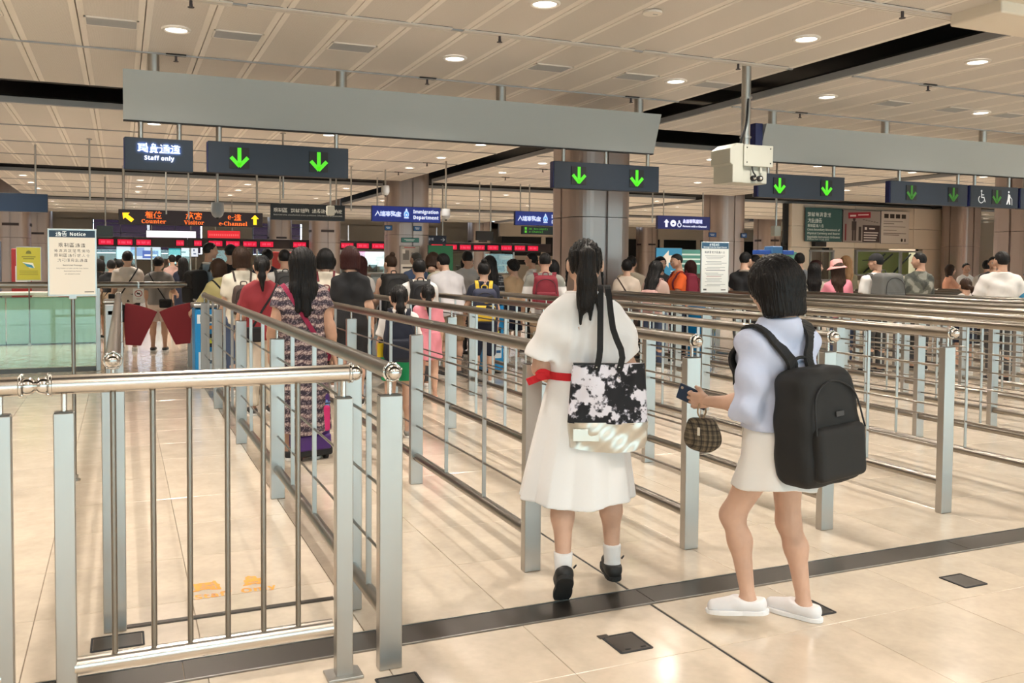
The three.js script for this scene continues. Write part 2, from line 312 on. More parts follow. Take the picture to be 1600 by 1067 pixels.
// right-hand wall with service windows
const wr = structGroup('wall_service');
const wz = -27.1;
const panelBit = (x0, x1, y0, y1, m = M.wall) => part('wall_panel', rbox(x1 - x0 - 0.012, y1 - y0 - 0.012, 0.2, (x0 + x1) / 2, (y0 + y1) / 2, wz - 0.1, 0.004), m, wr);
part('backing', [box(8.0, 0.98, 0.1, 27, 0.49, wz - 0.25), box(8.0, 1.6, 0.1, 27, 3.1, wz - 0.25), box(1.2, 1.4, 0.1, 23.7, 1.7, wz - 0.25), box(1.5, 1.4, 0.1, 25.7, 1.7, wz - 0.25), box(1.5, 1.4, 0.1, 30.6, 1.7, wz - 0.25)], M.dark, wr);
for (const [a, b] of [[23.2, 24.3], [24.3, 26.3], [26.3, 27.4], [27.4, 29.4], [29.4, 31.2]]) { panelBit(a, b, 2.25, 3.05); panelBit(a, b, 3.05, 3.9); panelBit(a, b, 0, 1.0); }
panelBit(25.2, 26.3, 1.0, 2.25); panelBit(29.9, 31.2, 1.0, 2.25); panelBit(23.2, 24.1, 1.0, 2.25);
const yel = std({ color: lin(0.35, 0.33, 0.10), roughness: 0.7 });
function serviceWindow(n, x0, x1, y0, y1, bars, m) {
  const w = structGroup('window_' + n);
  part('frame', [box(x1 - x0 + 0.1, 0.07, 0.12, (x0 + x1) / 2, y1, wz), box(x1 - x0 + 0.1, 0.07, 0.12, (x0 + x1) / 2, y0, wz), box(0.07, y1 - y0, 0.12, x0, (y0 + y1) / 2, wz), box(0.07, y1 - y0, 0.12, x1, (y0 + y1) / 2, wz)], M.grey, w);
  part('pane', box(x1 - x0, y1 - y0, 0.01, (x0 + x1) / 2, (y0 + y1) / 2, wz - 0.02), M.glass, w);
  part('blind', box(x1 - x0, y1 - y0, 0.02, (x0 + x1) / 2, (y0 + y1) / 2, wz - 0.6), m, w);
  for (const [a, b] of bars) part('stair_rail', bar([a, y0 + 0.1, wz - 0.4], [b, y1 - 0.1, wz - 0.4], 0.035), M.dark, w);
  if (bars.length) part('mullion', box(0.09, y1 - y0, 0.1, x0 + (x1 - x0) * 0.68, (y0 + y1) / 2, wz), M.grey, w);
}
serviceWindow(1, 24.1, 25.2, 1.0, 2.12, [], std({ color: lin(0.08, 0.06, 0.05), roughness: 0.6 }));
serviceWindow(2, 26.4, 29.8, 1.2, 2.15, [[27.2, 28.3], [27.6, 28.7], [28.8, 29.7]], yel);
// dark glazed wall further back and the recess at the far right
const wd = structGroup('wall_glazed');
part('wall_panel', [box(24, 1.5, 0.2, 34, 0.75, -53), box(24, 0.25, 0.2, 34, 1.95, -53), box(24, 0.8, 0.2, 34, 3.7, -53)], M.wall, wd);
for (let i = 0; i < 8; i++) { part('dark_pane', box(2.7, 1.2, 0.05, 23.6 + i * 3, 2.68, -53), M.black, wd); part('dark_pane', box(2.7, 0.3, 0.05, 23.6 + i * 3, 1.66, -53), M.black, wd); part('mullion', box(0.3, 1.8, 0.2, 25.1 + i * 3, 2.4, -53), M.wall, wd); }
const wq = structGroup('wall_recess');
for (const [x, y, h, w] of [[32.4, 0.9, 1.8, 2.4], [34.8, 0.9, 1.8, 2.4], [32.4, 2.85, 2.1, 2.4], [34.8, 2.85, 2.1, 2.4]]) part('wall_panel', rbox(w - 0.012, h - 0.012, 0.2, x, y, -30, 0.004), M.wall, wq);
part('wall_panel', rbox(0.2, 3.9, 2.9, 31.2, 1.95, -28.5, 0.01), M.wall, wq);
for (let i = 0; i < 4; i++) part('wall_panel', [rbox(1.19, 2.3, 0.2, 27.3 + i * 1.2, 1.15, -20.6, 0.005), rbox(1.19, 1.58, 0.2, 27.3 + i * 1.2, 3.1, -20.6, 0.005)], std({ color: lin(0.60, 0.42, 0.33), roughness: 0.4 }), wq);

// ---------------------------------------------------------------- downlights, air vents, diffusers, sprinklers
const glow = std({ color: lin(0.9, 0.88, 0.84), emissive: lin(1, 0.96, 0.9), emissiveIntensity: LAMP_GLOW, roughness: 0.4 });
const ringGeo = new THREE.LatheGeometry([[0.105, 0.0], [0.112, -0.014], [0.13, -0.016], [0.142, -0.008], [0.145, 0.004]].map((p) => new THREE.Vector2(...p)), 26), discGeo = cyl(0.108, 0.006, 0, -0.001, 0, 26);
for (const [x, z] of lampSpots) {
  if (z > 8 || x < -9 || x > 42) continue;
  const t = thing('ceiling_light', 'round white recessed downlight in the ceiling panels', 'ceiling light', [x, CEIL, z], 0, 'ceiling downlights');
  part('ring', ringGeo, M.ceilEdge, t); part('diffuser', discGeo, glow, t);
  if (z < -52 || x > 36) continue;
  const s = new THREE.SpotLight(WARM, LAMP_CD, 0, 72 * D2R, 0.9, 2);
  s.position.set(0, -0.03, 0); s.target.position.set(0, -2, 0); s.shadow.radius = 5; s.castShadow = true; t.add(s, s.target);
}
for (const [x, z] of ventSpots) {
  const t = thing('air_vent', 'grey perforated air vent set in a ceiling panel', 'air vent', [x, CEIL, z], 0, 'air vents in the ceiling');
  part('frame', [box(0.5, 0.012, 0.02, 0, 0, 0.16), box(0.5, 0.012, 0.02, 0, 0, -0.16), box(0.02, 0.012, 0.34, 0.24, 0, 0), box(0.02, 0.012, 0.34, -0.24, 0, 0)], M.ceilEdge, t);
  for (let i = 0; i < 10; i++) part('slat', box(0.46, 0.006, 0.022, 0, -0.001, -0.14 + i * 0.031), M.grey, t);
  part('backing', box(0.47, 0.004, 0.31, 0, 0.003, 0), std({ color: lin(0.2, 0.19, 0.18), roughness: 0.7 }), t);
}
for (const [z, w] of [[-6.33, 0.16], [-8.755, 0.13]]) for (let k = 0; k < 5; k++) {
  const t = thing('linear_diffuser', 'long slotted air diffuser running along a ceiling seam', 'air diffuser', [-2.17 + 2.13 * k, CEIL - 0.004, z], 0, 'linear diffusers in the ceiling');
  for (let i = 0; i < 4; i++) part('slat', box(2.0, 0.018, w / 6, 0, 0, -w / 2 + (i + 0.5) * w / 4), M.ceil, t);
  part('backing', box(2.0, 0.01, w, 0, 0.012, 0), M.dark, t);
}
for (const [z, x0, n] of [[-6.33, 0.6, 4], [-8.755, 0.6, 4], [-11.18, 0.6, 4], [-20.5, 0.6, 5], [-22.9, 0.6, 5]]) for (let k = 0; k < n; k++) {
  const t = thing('sprinkler', 'small dark sprinkler head hanging from a ceiling seam', 'sprinkler', [x0 + 3.03 * k, CEIL, z], 0, 'sprinklers on the ceiling seams');
  part('escutcheon', box(0.22, 0.012, 0.1, 0, -0.002, 0), M.dark, t);
  part('head', [cyl(0.014, 0.07, 0, -0.04, 0, 8), cyl(0.03, 0.006, 0, -0.075, 0, 10), box(0.03, 0.02, 0.008, 0.0, -0.055, 0)], M.columnDark, t);
}
const sd = thing('smoke_detector', 'round cream smoke detector on the ceiling above the long grey panel', 'smoke detector', [4.6, CEIL, -7.35]);
part('base', cyl(0.09, 0.02, 0, -0.012, 0, 20), M.ceilEdge, sd); part('slot', box(0.05, 0.004, 0.012, 0.03, -0.023, 0), M.grey, sd);
// ---------------------------------------------------------------- stainless queue railings
const RAIL_Y = 1.12, POST_H = 1.03;
const stud = ball(0.006, 0, 0, 0, 6);
function endBall(parent, x, z, dir, mat = M.polish) {      // domed end cap with a collar and small studs
  const c = dir === 'x' || dir === '-x' ? new THREE.Quaternion().setFromUnitVectors(new V3(0, 0, 1), new V3(dir === 'x' ? 1 : -1, 0, 0)) : new THREE.Quaternion().setFromUnitVectors(new V3(0, 0, 1), new V3(0, 0, dir === 'z' ? 1 : -1));
  const g = [new THREE.SphereGeometry(0.029, 18, 14).translate(0, 0, 0.022), new THREE.TorusGeometry(0.0315, 0.006, 8, 22).translate(0, 0, 0.002)];
  for (let i = 0; i < 5; i++) { const a = i / 5 * 2 * Math.PI + Math.PI / 2; g.push(stud.clone().translate(0.034 * Math.cos(a), 0.034 * Math.sin(a), 0.008)); }
  return part('end_cap', g.map((q) => q.applyQuaternion(c).translate(x, RAIL_Y, z)), mat, parent);
}
const postGeo = rbox(0.088, POST_H, 0.05, 0, POST_H / 2, 0, 0.004), capGeo = box(0.08, 0.004, 0.042, 0, POST_H + 0.001, 0), pinGeo = cyl(0.0095, 0.075, 0, POST_H + 0.035, 0, 10);
const slimPost = rbox(0.062, POST_H, 0.05, 0, POST_H / 2, 0, 0.004), slimCap = box(0.055, 0.004, 0.042, 0, POST_H + 0.001, 0);
function post(parent, x, z, turn = 0, mat = M.steel, plate = false, slim = 1) {
  const p = part('post', slim < 1 ? slimPost : postGeo, mat, parent); p.position.set(x, 0, z); p.rotation.y = turn;
  part('cap', slim < 1 ? slimCap : capGeo, M.plate, p); part('pin', pinGeo, M.polish, p);
  if (plate) part('base_plate', rbox(0.13, 0.012, 0.1, 0, 0.006, 0, 0.003), M.steel, p);
  return p;
}
const rodGeo = (L, r) => new THREE.CylinderGeometry(r, r, L, 10).rotateX(Math.PI / 2);
const uprightGeo = rbox(0.024, 0.9, 0.008, 0, 0.645, 0, 0.002);
function makeRow(zs, uprights) {       // zs: posts along the row, first one at the free end
  const t = new THREE.Group(), n = zs.length, L = zs[0] - zs[n - 1];
  for (const z of zs) post(t, 0, z);
  const rail = part('top_rail', new THREE.CylinderGeometry(0.0315, 0.0315, L + 0.06, 20).rotateX(Math.PI / 2).translate(0, RAIL_Y, zs[0] - L / 2), M.rail, t);
  endBall(rail, 0, zs[0] + 0.03, 'z'); endBall(rail, 0, zs[n - 1] - 0.03, '-z');
  for (let i = 0; i + 1 < n; i++) {
    const l = zs[i] - zs[i + 1] - 0.05, zc = (zs[i] + zs[i + 1]) / 2;
    for (const y of [0.91, 0.658, 0.405]) part('cross_rod', rodGeo(l, 0.0065).translate(0, y, zc), M.rail, t);
    part('bottom_tube', rodGeo(l, 0.028).translate(0, 0.19, zc), M.rail, t);
    const k = uprights?.[i] ?? [0.333, 0.667];
    for (const f of k) part('upright', uprightGeo.clone().rotateY(Math.PI / 2).rotateY(Math.PI / 2).translate(0, 0, zs[i] + f * (zs[i + 1] - zs[i])), M.steel, t);
  }
  return t;
}
function placeRow(t, name, x, label) { t.name = numbered(name); t.position.x = x; scene.add(t); return tag(t, label, 'railing', 'queue railings'); }
placeRow(makeRow([-3.25, -3.87, -5.9, -7.81, -9.78, -11.4], [[0.5], [0.1, 0.4, 0.72]]), 'queue_railing', 0.914, 'long steel queue railing that starts at the front corner post beside the balustered barrier');
const rowProto = makeRow([-4.03, -5.94, -7.85, -9.77, -11.5]);
const rowLabels = ['steel queue railing whose end post stands just left of the schoolgirl in white', 'steel queue railing whose end post stands between the schoolgirl and the bobbed woman',
  'steel queue railing whose end post shows below the black backpack of the bobbed woman', 'steel queue railing whose complete end post stands furthest right on the tiles', 'sixth queue railing from the front corner, first whose end lies beyond the right edge',
  'seventh queue railing counted from the front corner post', 'eighth queue railing counted from the front corner post', 'ninth queue railing counted from the front corner post', 'tenth queue railing counted from the front corner post',
  'eleventh queue railing counted from the front corner post', 'twelfth queue railing counted from the front corner post', 'thirteenth queue railing counted from the front corner, in front of the service windows', 'last queue railing at the far right, in front of the women at the counter'];
[1.857, 2.794, 3.729, 4.677, 5.615, 6.553, 7.49, 8.43, 9.37, 10.31, 11.25, 12.19, 13.13].forEach((x, i) => placeRow(i ? rowProto.clone() : rowProto, 'queue_railing', x, rowLabels[i]));
placeRow(makeRow([-4.01, -5.95, -7.9, -9.85, -11.8]), 'queue_railing', -0.035, 'steel queue railing seen end on at left, its domed end above the front barrier');

// balustered front barrier and the one that leaves the frame at left
function barrier(x0, x1, balusters, label, hasLeft, hasRight) {
  const t = thing('front_barrier', label, 'barrier', [x0, 0, -3.245]), L = x1 - x0;
  const r = part('top_rail', new THREE.CylinderGeometry(0.0315, 0.0315, L, 24).rotateZ(Math.PI / 2).translate(L / 2, RAIL_Y, 0), M.polishRail, t);
  if (hasRight) endBall(r, L, 0, 'x'); if (hasLeft) endBall(r, 0, 0, '-x');
  part('bottom_tube', new THREE.CylinderGeometry(0.029, 0.029, L - 0.12, 20).rotateZ(Math.PI / 2).translate(L / 2, 0.19, 0), M.polishRail, t);
  for (const b of balusters) part('baluster', cyl(0.0095, 0.9, b - x0, 0.655, 0, 12), M.rail, t);
  return t;
}
M.polishRail = std({ color: lin(0.66, 0.62, 0.57), metalness: 1, roughness: 0.26 });
const fb = barrier(-0.21, 0.758, [-0.029, 0.093, 0.209, 0.333, 0.454, 0.575], 'balustered steel barrier across the front of the staff lane, with a polished tube on top', true, true);
for (const x of [0.036, 0.949]) post(fb, x, 0, 0, M.steel, true, 0.7);
const lb = barrier(-1.6, -0.30, [-1.3, -1.15, -1.0, -0.85, -0.7, -0.55], 'steel barrier cut by the left edge, only its last post and domed end showing', false, true);
for (const x of [1.245, 0.1]) post(lb, x, 0, 0, M.steel, true, 0.7);

// glass balustrade at the left, the flap gate and what stands there
const gb = thing('glass_balustrade', 'clear greenish glass balustrade with a steel handrail at the left behind the front barrier', 'glass barrier', [0, 0, -13.8]);
part('handrail', new THREE.CylinderGeometry(0.045, 0.045, 7.3, 18).rotateZ(Math.PI / 2).translate(-2.72, 1.19, 0), M.rail, gb);
for (let i = 0; i < 4; i++) { part('glass_pane', box(1.66, 1.02, 0.012, -1.16 - i * 1.72, 0.58, 0), M.glass, gb); }
for (let i = 0; i < 5; i++) part('post', rbox(0.06, 1.15, 0.05, -0.3 - i * 1.72, 0.575, 0.03, 0.005), M.steel, gb);
part('base_channel', box(7.2, 0.06, 0.06, -3.9, 0.03, 0), M.plate, gb); part('end_leg', rbox(0.06, 1.15, 0.05, 0.9, 0.575, 0, 0.005), M.steel, gb);
const gc = thing('counter', 'long counter with a pale green glass front behind the glass balustrade', 'counter', [-3.4, 0, -18.4]);
part('front_panel', [0, 1, 2, 3].map((i) => rbox(1.48, 0.84, 0.04, -2.25 + i * 1.5, 0.44, 0, 0.005)), M.mint, gc); part('counter_top', rbox(6.1, 0.05, 0.7, 0, 0.92, -0.3, 0.01), M.ceilEdge, gc); part('kick_plate', box(6, 0.06, 0.05, 0, 0.03, -0.03), M.dark, gc);
part('rail', bar([-3, 1.06, 0.05], [3, 1.06, 0.05], 0.025), M.rail, gc);
const fg = thing('flap_gate', 'staff flap gate with two dark red fan-shaped flaps meeting in the middle', 'gate', [0.45, 0, -13.0]);
for (const s of [-1, 1]) {
  const sh = new THREE.Shape(); sh.moveTo(0.40 * s, 0.42); sh.lineTo(0.22 * s, 0.405); sh.lineTo(0.02 * s, 0.845); sh.quadraticCurveTo(0.2 * s, 0.935, 0.40 * s, 0.96); sh.quadraticCurveTo(0.425 * s, 0.7, 0.40 * s, 0.42);
  part('flap', new THREE.ExtrudeGeometry(sh, { depth: 0.025, bevelEnabled: true, bevelSize: 0.006, bevelThickness: 0.006, bevelSegments: 2 }), M.red, fg);
  const hd = s < 0 ? 0.72 : 0.5, hz = s < 0 ? 0 : 0.1; part('housing', rbox(0.2, 0.98, hd, 0.56 * s, 0.49, hz, 0.03, 2), M.steel, fg); part('housing_top', rbox(0.22, 0.03, hd + 0.02, 0.56 * s, 1.0, hz, 0.012), M.polishRail, fg);
  part('sensor', box(0.1, 0.05, 0.01, 0.56 * s, 0.86, 0.355), M.black, fg); part('lens_strip', box(0.13, 0.035, 0.012, 0.56 * s, 0.93, 0.353), M.polish, fg);
}
const ps = canvasTex(128, 192, (g, w, h) => { g.fillStyle = '#e9e4dc'; g.fillRect(0, 0, w, h); g.strokeStyle = '#a33a34'; g.lineWidth = 9; g.beginPath(); g.arc(64, 66, 44, 0, 7); g.moveTo(34, 36); g.lineTo(94, 96); g.stroke(); g.fillStyle = '#3a3330'; g.fillRect(48, 58, 34, 20); g.fillRect(42, 62, 8, 12); g.fillStyle = '#8a837c'; g.fillRect(34, 130, 60, 5); g.fillRect(42, 142, 44, 4); });
const np = thing('prohibition_sign', 'small white sign with a red crossed circle on the handrail above the red flaps', 'sign', [0.22, 1.04, -13.735]);
part('board', rbox(0.14, 0.2, 0.012, 0, 0, 0, 0.003), M.white, np); part('print', new THREE.PlaneGeometry(0.134, 0.194).translate(0, 0, 0.008), std({ map: ps, roughness: 0.5 }), np); part('bracket', box(0.02, 0.12, 0.01, 0, 0.13, -0.004), M.steel, np);
// blue wrapped machines at the lane ends
const wrapTex = (k) => canvasTex(96, 256, (g, w, h) => { g.fillStyle = '#1785c4'; g.fillRect(0, 0, w, h); g.fillStyle = '#dfe8ea'; g.fillRect(4, 8, 88, 34); g.fillStyle = '#46525c'; g.fillRect(18, 14, 60, 22); g.fillStyle = '#e8902a'; g.fillRect(20, 50, 54, 14); g.fillStyle = '#14202a'; g.fillRect(30, 82, 52, 50); g.fillStyle = '#d8e23a'; g.fillRect(38, 98, 34, 20); g.fillStyle = '#cfdbe0'; g.fillRect(10, 150, 76, 66); g.fillStyle = '#a02a50'; g.fillRect(20, 180, 30, 16); g.fillStyle = '#1b4f80'; g.fillRect(56, 182, 26, 12); });
[[0.95, -11.75, 'first blue printed machine, at the end of the corner railing'], [2.86, -11.78, 'blue printed machine at the far end of the third railing, beside the woman in black'], [4.74, -11.78, 'blue printed machine seen under the rails behind the yellow and navy backpack'], [6.50, -11.78, 'blue printed machine seen through the rails right of the schoolgirl'], [10.25, -11.75, 'blue printed machine seen through the rails behind the black backpack'], [8.33, -11.75, 'blue printed machine behind the bobbed young woman']].forEach(([x, z, l], i) => {
  const t = thing('lane_machine', l, 'machine', [x, 0, z]);
  part('cabinet', rbox(0.28, 0.92, 0.5, 0, 0.5, 0, 0.03, 2), M.cyan, t); part('print', new THREE.PlaneGeometry(0.25, 0.82).translate(0, 0.5, 0.253), std({ map: wrapTex(i), roughness: 0.4 }), t);
  part('top', rbox(0.32, 0.05, 0.54, 0, 0.99, 0, 0.02), M.steel, t); part('foot', box(0.24, 0.05, 0.4, 0, 0.025, 0), M.dark, t);
});
// ---------------------------------------------------------------- hanging signs
const SZ = -11.25, LZ = SZ - 0.13;
function hangers(parent, xs, y0, y1, r = 0.02, z = 0) { for (const x of xs) part('hanger', cyl(r, y1 - y0, x, (y0 + y1) / 2, z, 12), M.steel, parent); }
const panelMat = std({ color: lin(0.33, 0.365, 0.37), roughness: 0.42, metalness: 0.15 });
function overheadPanel(x0, x1, poles, label, sideBlue) {
  const t = thing('overhead_panel', label, 'panel', [0, 0, SZ]);
  const sh = new THREE.Shape(); sh.moveTo(-0.10, 3.69); sh.lineTo(0.10, 3.15); sh.lineTo(0.17, 3.15); sh.lineTo(0.10, 3.69); sh.closePath();
  part('face', new THREE.ExtrudeGeometry(sh, { depth: x1 - x0, bevelEnabled: false }).rotateY(Math.PI / 2).translate(x0, 0, 0), panelMat, t);
  part('bottom_edge', box(x1 - x0, 0.014, 0.08, (x0 + x1) / 2, 3.143, -0.135), M.dark, t);
  if (sideBlue) part('end_panel', rbox(0.14, 0.5, 0.14, x0 - 0.075, 3.45, -0.05, 0.01), M.blue, t);
  for (const x of poles) part('support', cyl(0.065, 0.24, x, 3.779, 0.02, 16), M.steel, t);
}
overheadPanel(0.035, 7.15, [0.36, 2.53, 4.68, 6.82], 'long grey overhead panel hung above the staff lane and first queue lanes');
overheadPanel(9.03, 17.2, [9.2, 11.5, 13.75, 16], 'long grey overhead panel at the right with a blue end', true);
const faceMats = [];
function hangSign(label, x0, x1, y0, y1, z, o = {}) {
  const w = x1 - x0, h = y1 - y0, d = o.depth ?? 0.12, t = thing(o.name ?? 'hanging_sign', label, o.category ?? 'sign', [(x0 + x1) / 2, (y0 + y1) / 2, z], o.turn ?? 0, o.group);
  part('housing', rbox(w, h, d, 0, 0, 0, 0.008), [o.body ?? M.navy][0], t);
  if (o.side) part('side_panel', rbox(0.012, h - 0.02, d - 0.02, -w / 2 - 0.004, 0, 0, 0.003), o.side, t);
  if (o.draw) {
    const tex = canvasTex(o.px ?? 512, Math.round((o.px ?? 512) * h / w), o.draw);
    part('sign_face', new THREE.PlaneGeometry(w - 0.02, h - 0.02).translate(0, 0, d / 2 + 0.003), o.lit ? std({ color: lin(0.02, 0.02, 0.02), map: tex, emissive: lin(1, 1, 1), emissiveMap: tex, emissiveIntensity: o.lit, roughness: 0.4 }) : std({ map: tex, roughness: o.rough ?? 0.5 }), t);
  }
  if (o.legs) for (const s of [-1, 1]) part('leg', cyl(0.022, y0, s * w * 0.36, -h / 2 - y0 / 2, 0, 10), M.steel, t);
  if (o.poles) hangers(t, o.poles.map((x) => x - (x0 + x1) / 2), h / 2, o.poleTop - (y0 + y1) / 2, o.pr ?? 0.02);
  return t;
}
const green = std({ color: lin(0.02, 0.3, 0.01), emissive: lin(0.12, 0.85, 0.01), emissiveIntensity: 1.0, roughness: 0.5 }), greenDim = std({ color: lin(0.02, 0.12, 0.01), emissive: lin(0.04, 0.22, 0.01), emissiveIntensity: 0.4, roughness: 0.5 });
const arrowGeo = [box(0.044, 0.20, 0.012, 0, 0.02, 0), box(0.044, 0.15, 0.012).rotateZ(0.75).translate(-0.047, -0.048, 0), box(0.044, 0.15, 0.012).rotateZ(-0.75).translate(0.047, -0.048, 0)];
function laneSign(label, x0, x1, arrows, dim = [], poles, extra) {
  const k = LZ / SZ; x0 *= k; x1 *= k; arrows = arrows.map((x) => x * k); poles = poles.map((x) => x * k);
  const t = hangSign(label, x0, x1, 2.585, 2.96, LZ, { name: 'lane_sign', category: 'sign', side: M.blue, poles, poleTop: 3.15, pr: 0.028, ...extra }), c = (x0 + x1) / 2;
  arrows.forEach((x, i) => { part('arrow_plate', box(0.23, 0.25, 0.008, x - c, 0, 0.067), M.black, t); part('arrow', arrowGeo.map((g) => g.clone().translate(x - c, 0, 0.072)), dim.includes(i) ? greenDim : green, t, dim.includes(i) ? 'dimly lit green arrow' : 'lit green arrow'); });
  return t;
}
hangSign('dark lane sign with glowing white lettering reading staff only', 0.045, 0.79, 2.575, 2.95, LZ, { name: 'lane_sign', lit: 2.6, px: 256, side: M.blue, poles: [0.22, 0.64], poleTop: 3.15, pr: 0.028, draw: (g, w, h) => {
  g.fillStyle = '#0a1420'; g.fillRect(0, 0, w, h); g.shadowColor = '#5b8cff'; g.shadowBlur = 14; g.strokeStyle = g.fillStyle = '#ffffff'; chinese(g, '職員通道', 46, 18, 39, 1.06, 5); g.font = 'bold 25px sans-serif'; g.textAlign = 'center'; g.fillText('Staff only', 128, 88); } });
laneSign('dark lane sign with two bright green arrows beside the staff only sign', 0.945, 2.61, [1.30, 2.24], [], [1.08, 2.47]);
laneSign('dark lane sign with two bright green arrows in front of the big column', 5.46, 7.15, [5.84, 6.77], [], [5.63, 6.3, 6.99]);
laneSign('dark lane sign with two green arrows just right of the hanging camera box', 8.93, 10.63, [9.32, 10.25], [], [9.15, 10.45]);
laneSign('dark lane sign with two dim green arrows above the service wall posters', 11.61, 13.37, [12.06, 13.02], [0, 1], [11.85, 13.2]);
laneSign('dark lane sign with white wheelchair and elderly symbols beside a dim arrow', 13.44, 14.62, [14.07], [0], [13.6, 14.45], { px: 512, draw: (g, w, h) => {
  g.fillStyle = '#17222f'; g.fillRect(0, 0, w, h); g.fillStyle = g.strokeStyle = '#e8edf2'; g.lineWidth = 9; g.lineCap = 'round';
  g.beginPath(); g.arc(112, 38, 9, 0, 7); g.fill(); g.beginPath(); g.moveTo(112, 52); g.lineTo(114, 88); g.lineTo(140, 88); g.lineTo(152, 122); g.stroke(); g.beginPath(); g.moveTo(113, 68); g.lineTo(136, 68); g.stroke(); g.lineWidth = 7; g.beginPath(); g.arc(110, 104, 28, -2.2, 2.0, true); g.stroke(); g.beginPath(); g.arc(110, 104, 28, 0.4, 3.6); g.stroke();
  g.beginPath(); g.arc(410, 36, 9, 0, 7); g.fill(); g.beginPath(); g.moveTo(404, 48); g.lineTo(426, 60); g.lineTo(424, 96); g.lineTo(430, 136); g.lineTo(416, 136); g.lineTo(408, 108); g.lineTo(398, 136); g.lineTo(384, 136); g.lineTo(398, 92); g.closePath(); g.fill(); g.lineWidth = 5; g.beginPath(); g.moveTo(424, 70); g.lineTo(446, 92); g.lineTo(448, 138); g.stroke(); } });
laneSign('dark lane sign cut by the right edge of the picture', 14.69, 16.3, [15.1], [0], [14.85, 16.1]);

const FZ = -24.6, amber = '#ff6a1a', YA = '#ffc414';
const arrowUp = (g, x, y, s, turn) => { g.save(); g.translate(x, y); g.rotate(turn); g.beginPath(); g.moveTo(0, -s); g.lineTo(s * 0.75, -s * 0.2); g.lineTo(s * 0.32, -s * 0.2); g.lineTo(s * 0.32, s); g.lineTo(-s * 0.32, s); g.lineTo(-s * 0.32, -s * 0.2); g.lineTo(-s * 0.75, -s * 0.2); g.closePath(); g.fill(); g.restore(); };
hangSign('black dot-matrix sign with orange words for counter, visitor and e-channel', -0.05, 3.44, 2.44, 2.82, FZ, { name: 'led_sign', lit: 2.6, px: 1024, body: M.dark, poles: [0.07, 3.3], poleTop: 3.9, pr: 0.03, draw: (g, w, h) => {
  g.fillStyle = '#140505'; g.fillRect(0, 0, w, h); g.fillStyle = YA; arrowUp(g, 58, 54, 46, -0.85); arrowUp(g, 968, 54, 40, 0); g.fillStyle = g.strokeStyle = amber;
  chinese(g, '櫃位', 178, 6, 56, 1.05, 5); chinese(g, '旅客', 462, 6, 56, 1.05, 5); glyph(g, '道', 812, 8, 54, 5); g.textAlign = 'center'; g.font = 'bold 42px serif'; g.fillText('Counter', 237, 100); g.fillText('Visitor', 521, 102); g.fillText('e-Channel', 805, 104); g.font = '54px serif'; g.fillText('e-', 786, 54); } });
hangSign('dark slate sign of two white lines about the restricted area', 3.65, 5.63, 2.66, 3.09, FZ, { px: 768, poles: [3.9, 5.4], poleTop: 3.9, draw: (g, w, h) => {
  g.fillStyle = '#18222b'; g.fillRect(0, 0, w, h); g.strokeStyle = g.fillStyle = '#d8dbd8'; chinese(g, '限制區', 22, 44, 46, 1.05, 5); chinese(g, '嚴禁擅闖', 200, 44, 46, 1.05, 5); chinese(g, '違者將會被檢控', 420, 44, 44, 1.05, 5); g.font = '21px sans-serif'; g.fillText('Restricted area, unauthorised access prohibited. Offenders will be prosecuted.', 22, 124, 724); } });
const crest = (g, x, y, s) => { g.fillStyle = '#bfe6ff'; g.beginPath(); g.ellipse(x, y + s * 0.1, s * 0.42, s * 0.62, 0, 0, 7); g.fill(); g.fillStyle = '#3d86d8'; g.beginPath(); g.ellipse(x, y + s * 0.16, s * 0.26, s * 0.40, 0, 0, 7); g.fill(); g.fillStyle = '#e8f6ff'; g.beginPath(); g.ellipse(x, y + s * 0.2, s * 0.14, s * 0.2, 0, 0, 7); g.fill(); g.beginPath(); g.moveTo(x - s * 0.2, y - s * 0.5); g.lineTo(x, y - s * 0.95); g.lineTo(x + s * 0.2, y - s * 0.5); g.closePath(); g.fill(); g.fillRect(x - s * 0.4, y + s * 0.62, s * 0.8, s * 0.16); };
const immig = (g, w, h) => { g.fillStyle = '#14246e'; g.fillRect(0, 0, w, h); g.strokeStyle = g.fillStyle = '#ffffff'; g.shadowColor = '#88a8ff'; g.shadowBlur = 8; chinese(g, '入境事務處', 20, 36, 38, 1.02, 5); g.font = 'bold 35px sans-serif'; g.fillText('Immigration', 305, 47, 195); g.fillText('Department', 305, 90, 195); crest(g, 254, 52, 44); };
hangSign('lit blue immigration department sign with a crest, left one on the square column', 6.38, 8.38, 2.68, 3.12, FZ, { lit: 1.5, px: 512, body: M.blue, poles: [6.55, 8.15], poleTop: 3.9, draw: immig });
hangSign('lit blue immigration department sign with a crest, partly behind the big column', 10.71, 12.71, 2.68, 3.1, FZ, { lit: 1.5, px: 512, body: M.blue, poles: [10.9, 11.2], poleTop: 3.9, draw: immig });
hangSign('dark board with green and red dot-matrix lines under the immigration sign', 10.95, 13.2, 2.42, 2.66, FZ, { name: 'led_sign', lit: 1.1, px: 512, body: M.dark, draw: (g, w, h) => { g.fillStyle = '#0a1408'; g.fillRect(0, 0, w, h); g.fillStyle = '#62d81e'; g.fillRect(14, 6, 16, 18); g.fillRect(14, 30, 16, 18); g.font = '20px monospace'; g.fillText('HK Residents', 46, 24); g.fillText('e-Channel', 46, 46); g.fillStyle = '#e01a20'; g.fillRect(282, 4, 220, h - 8); g.fillStyle = '#ffb8a8'; g.font = '20px monospace'; g.fillText('All Travellers', 296, 24); g.fillText('Residents', 296, 46); } });
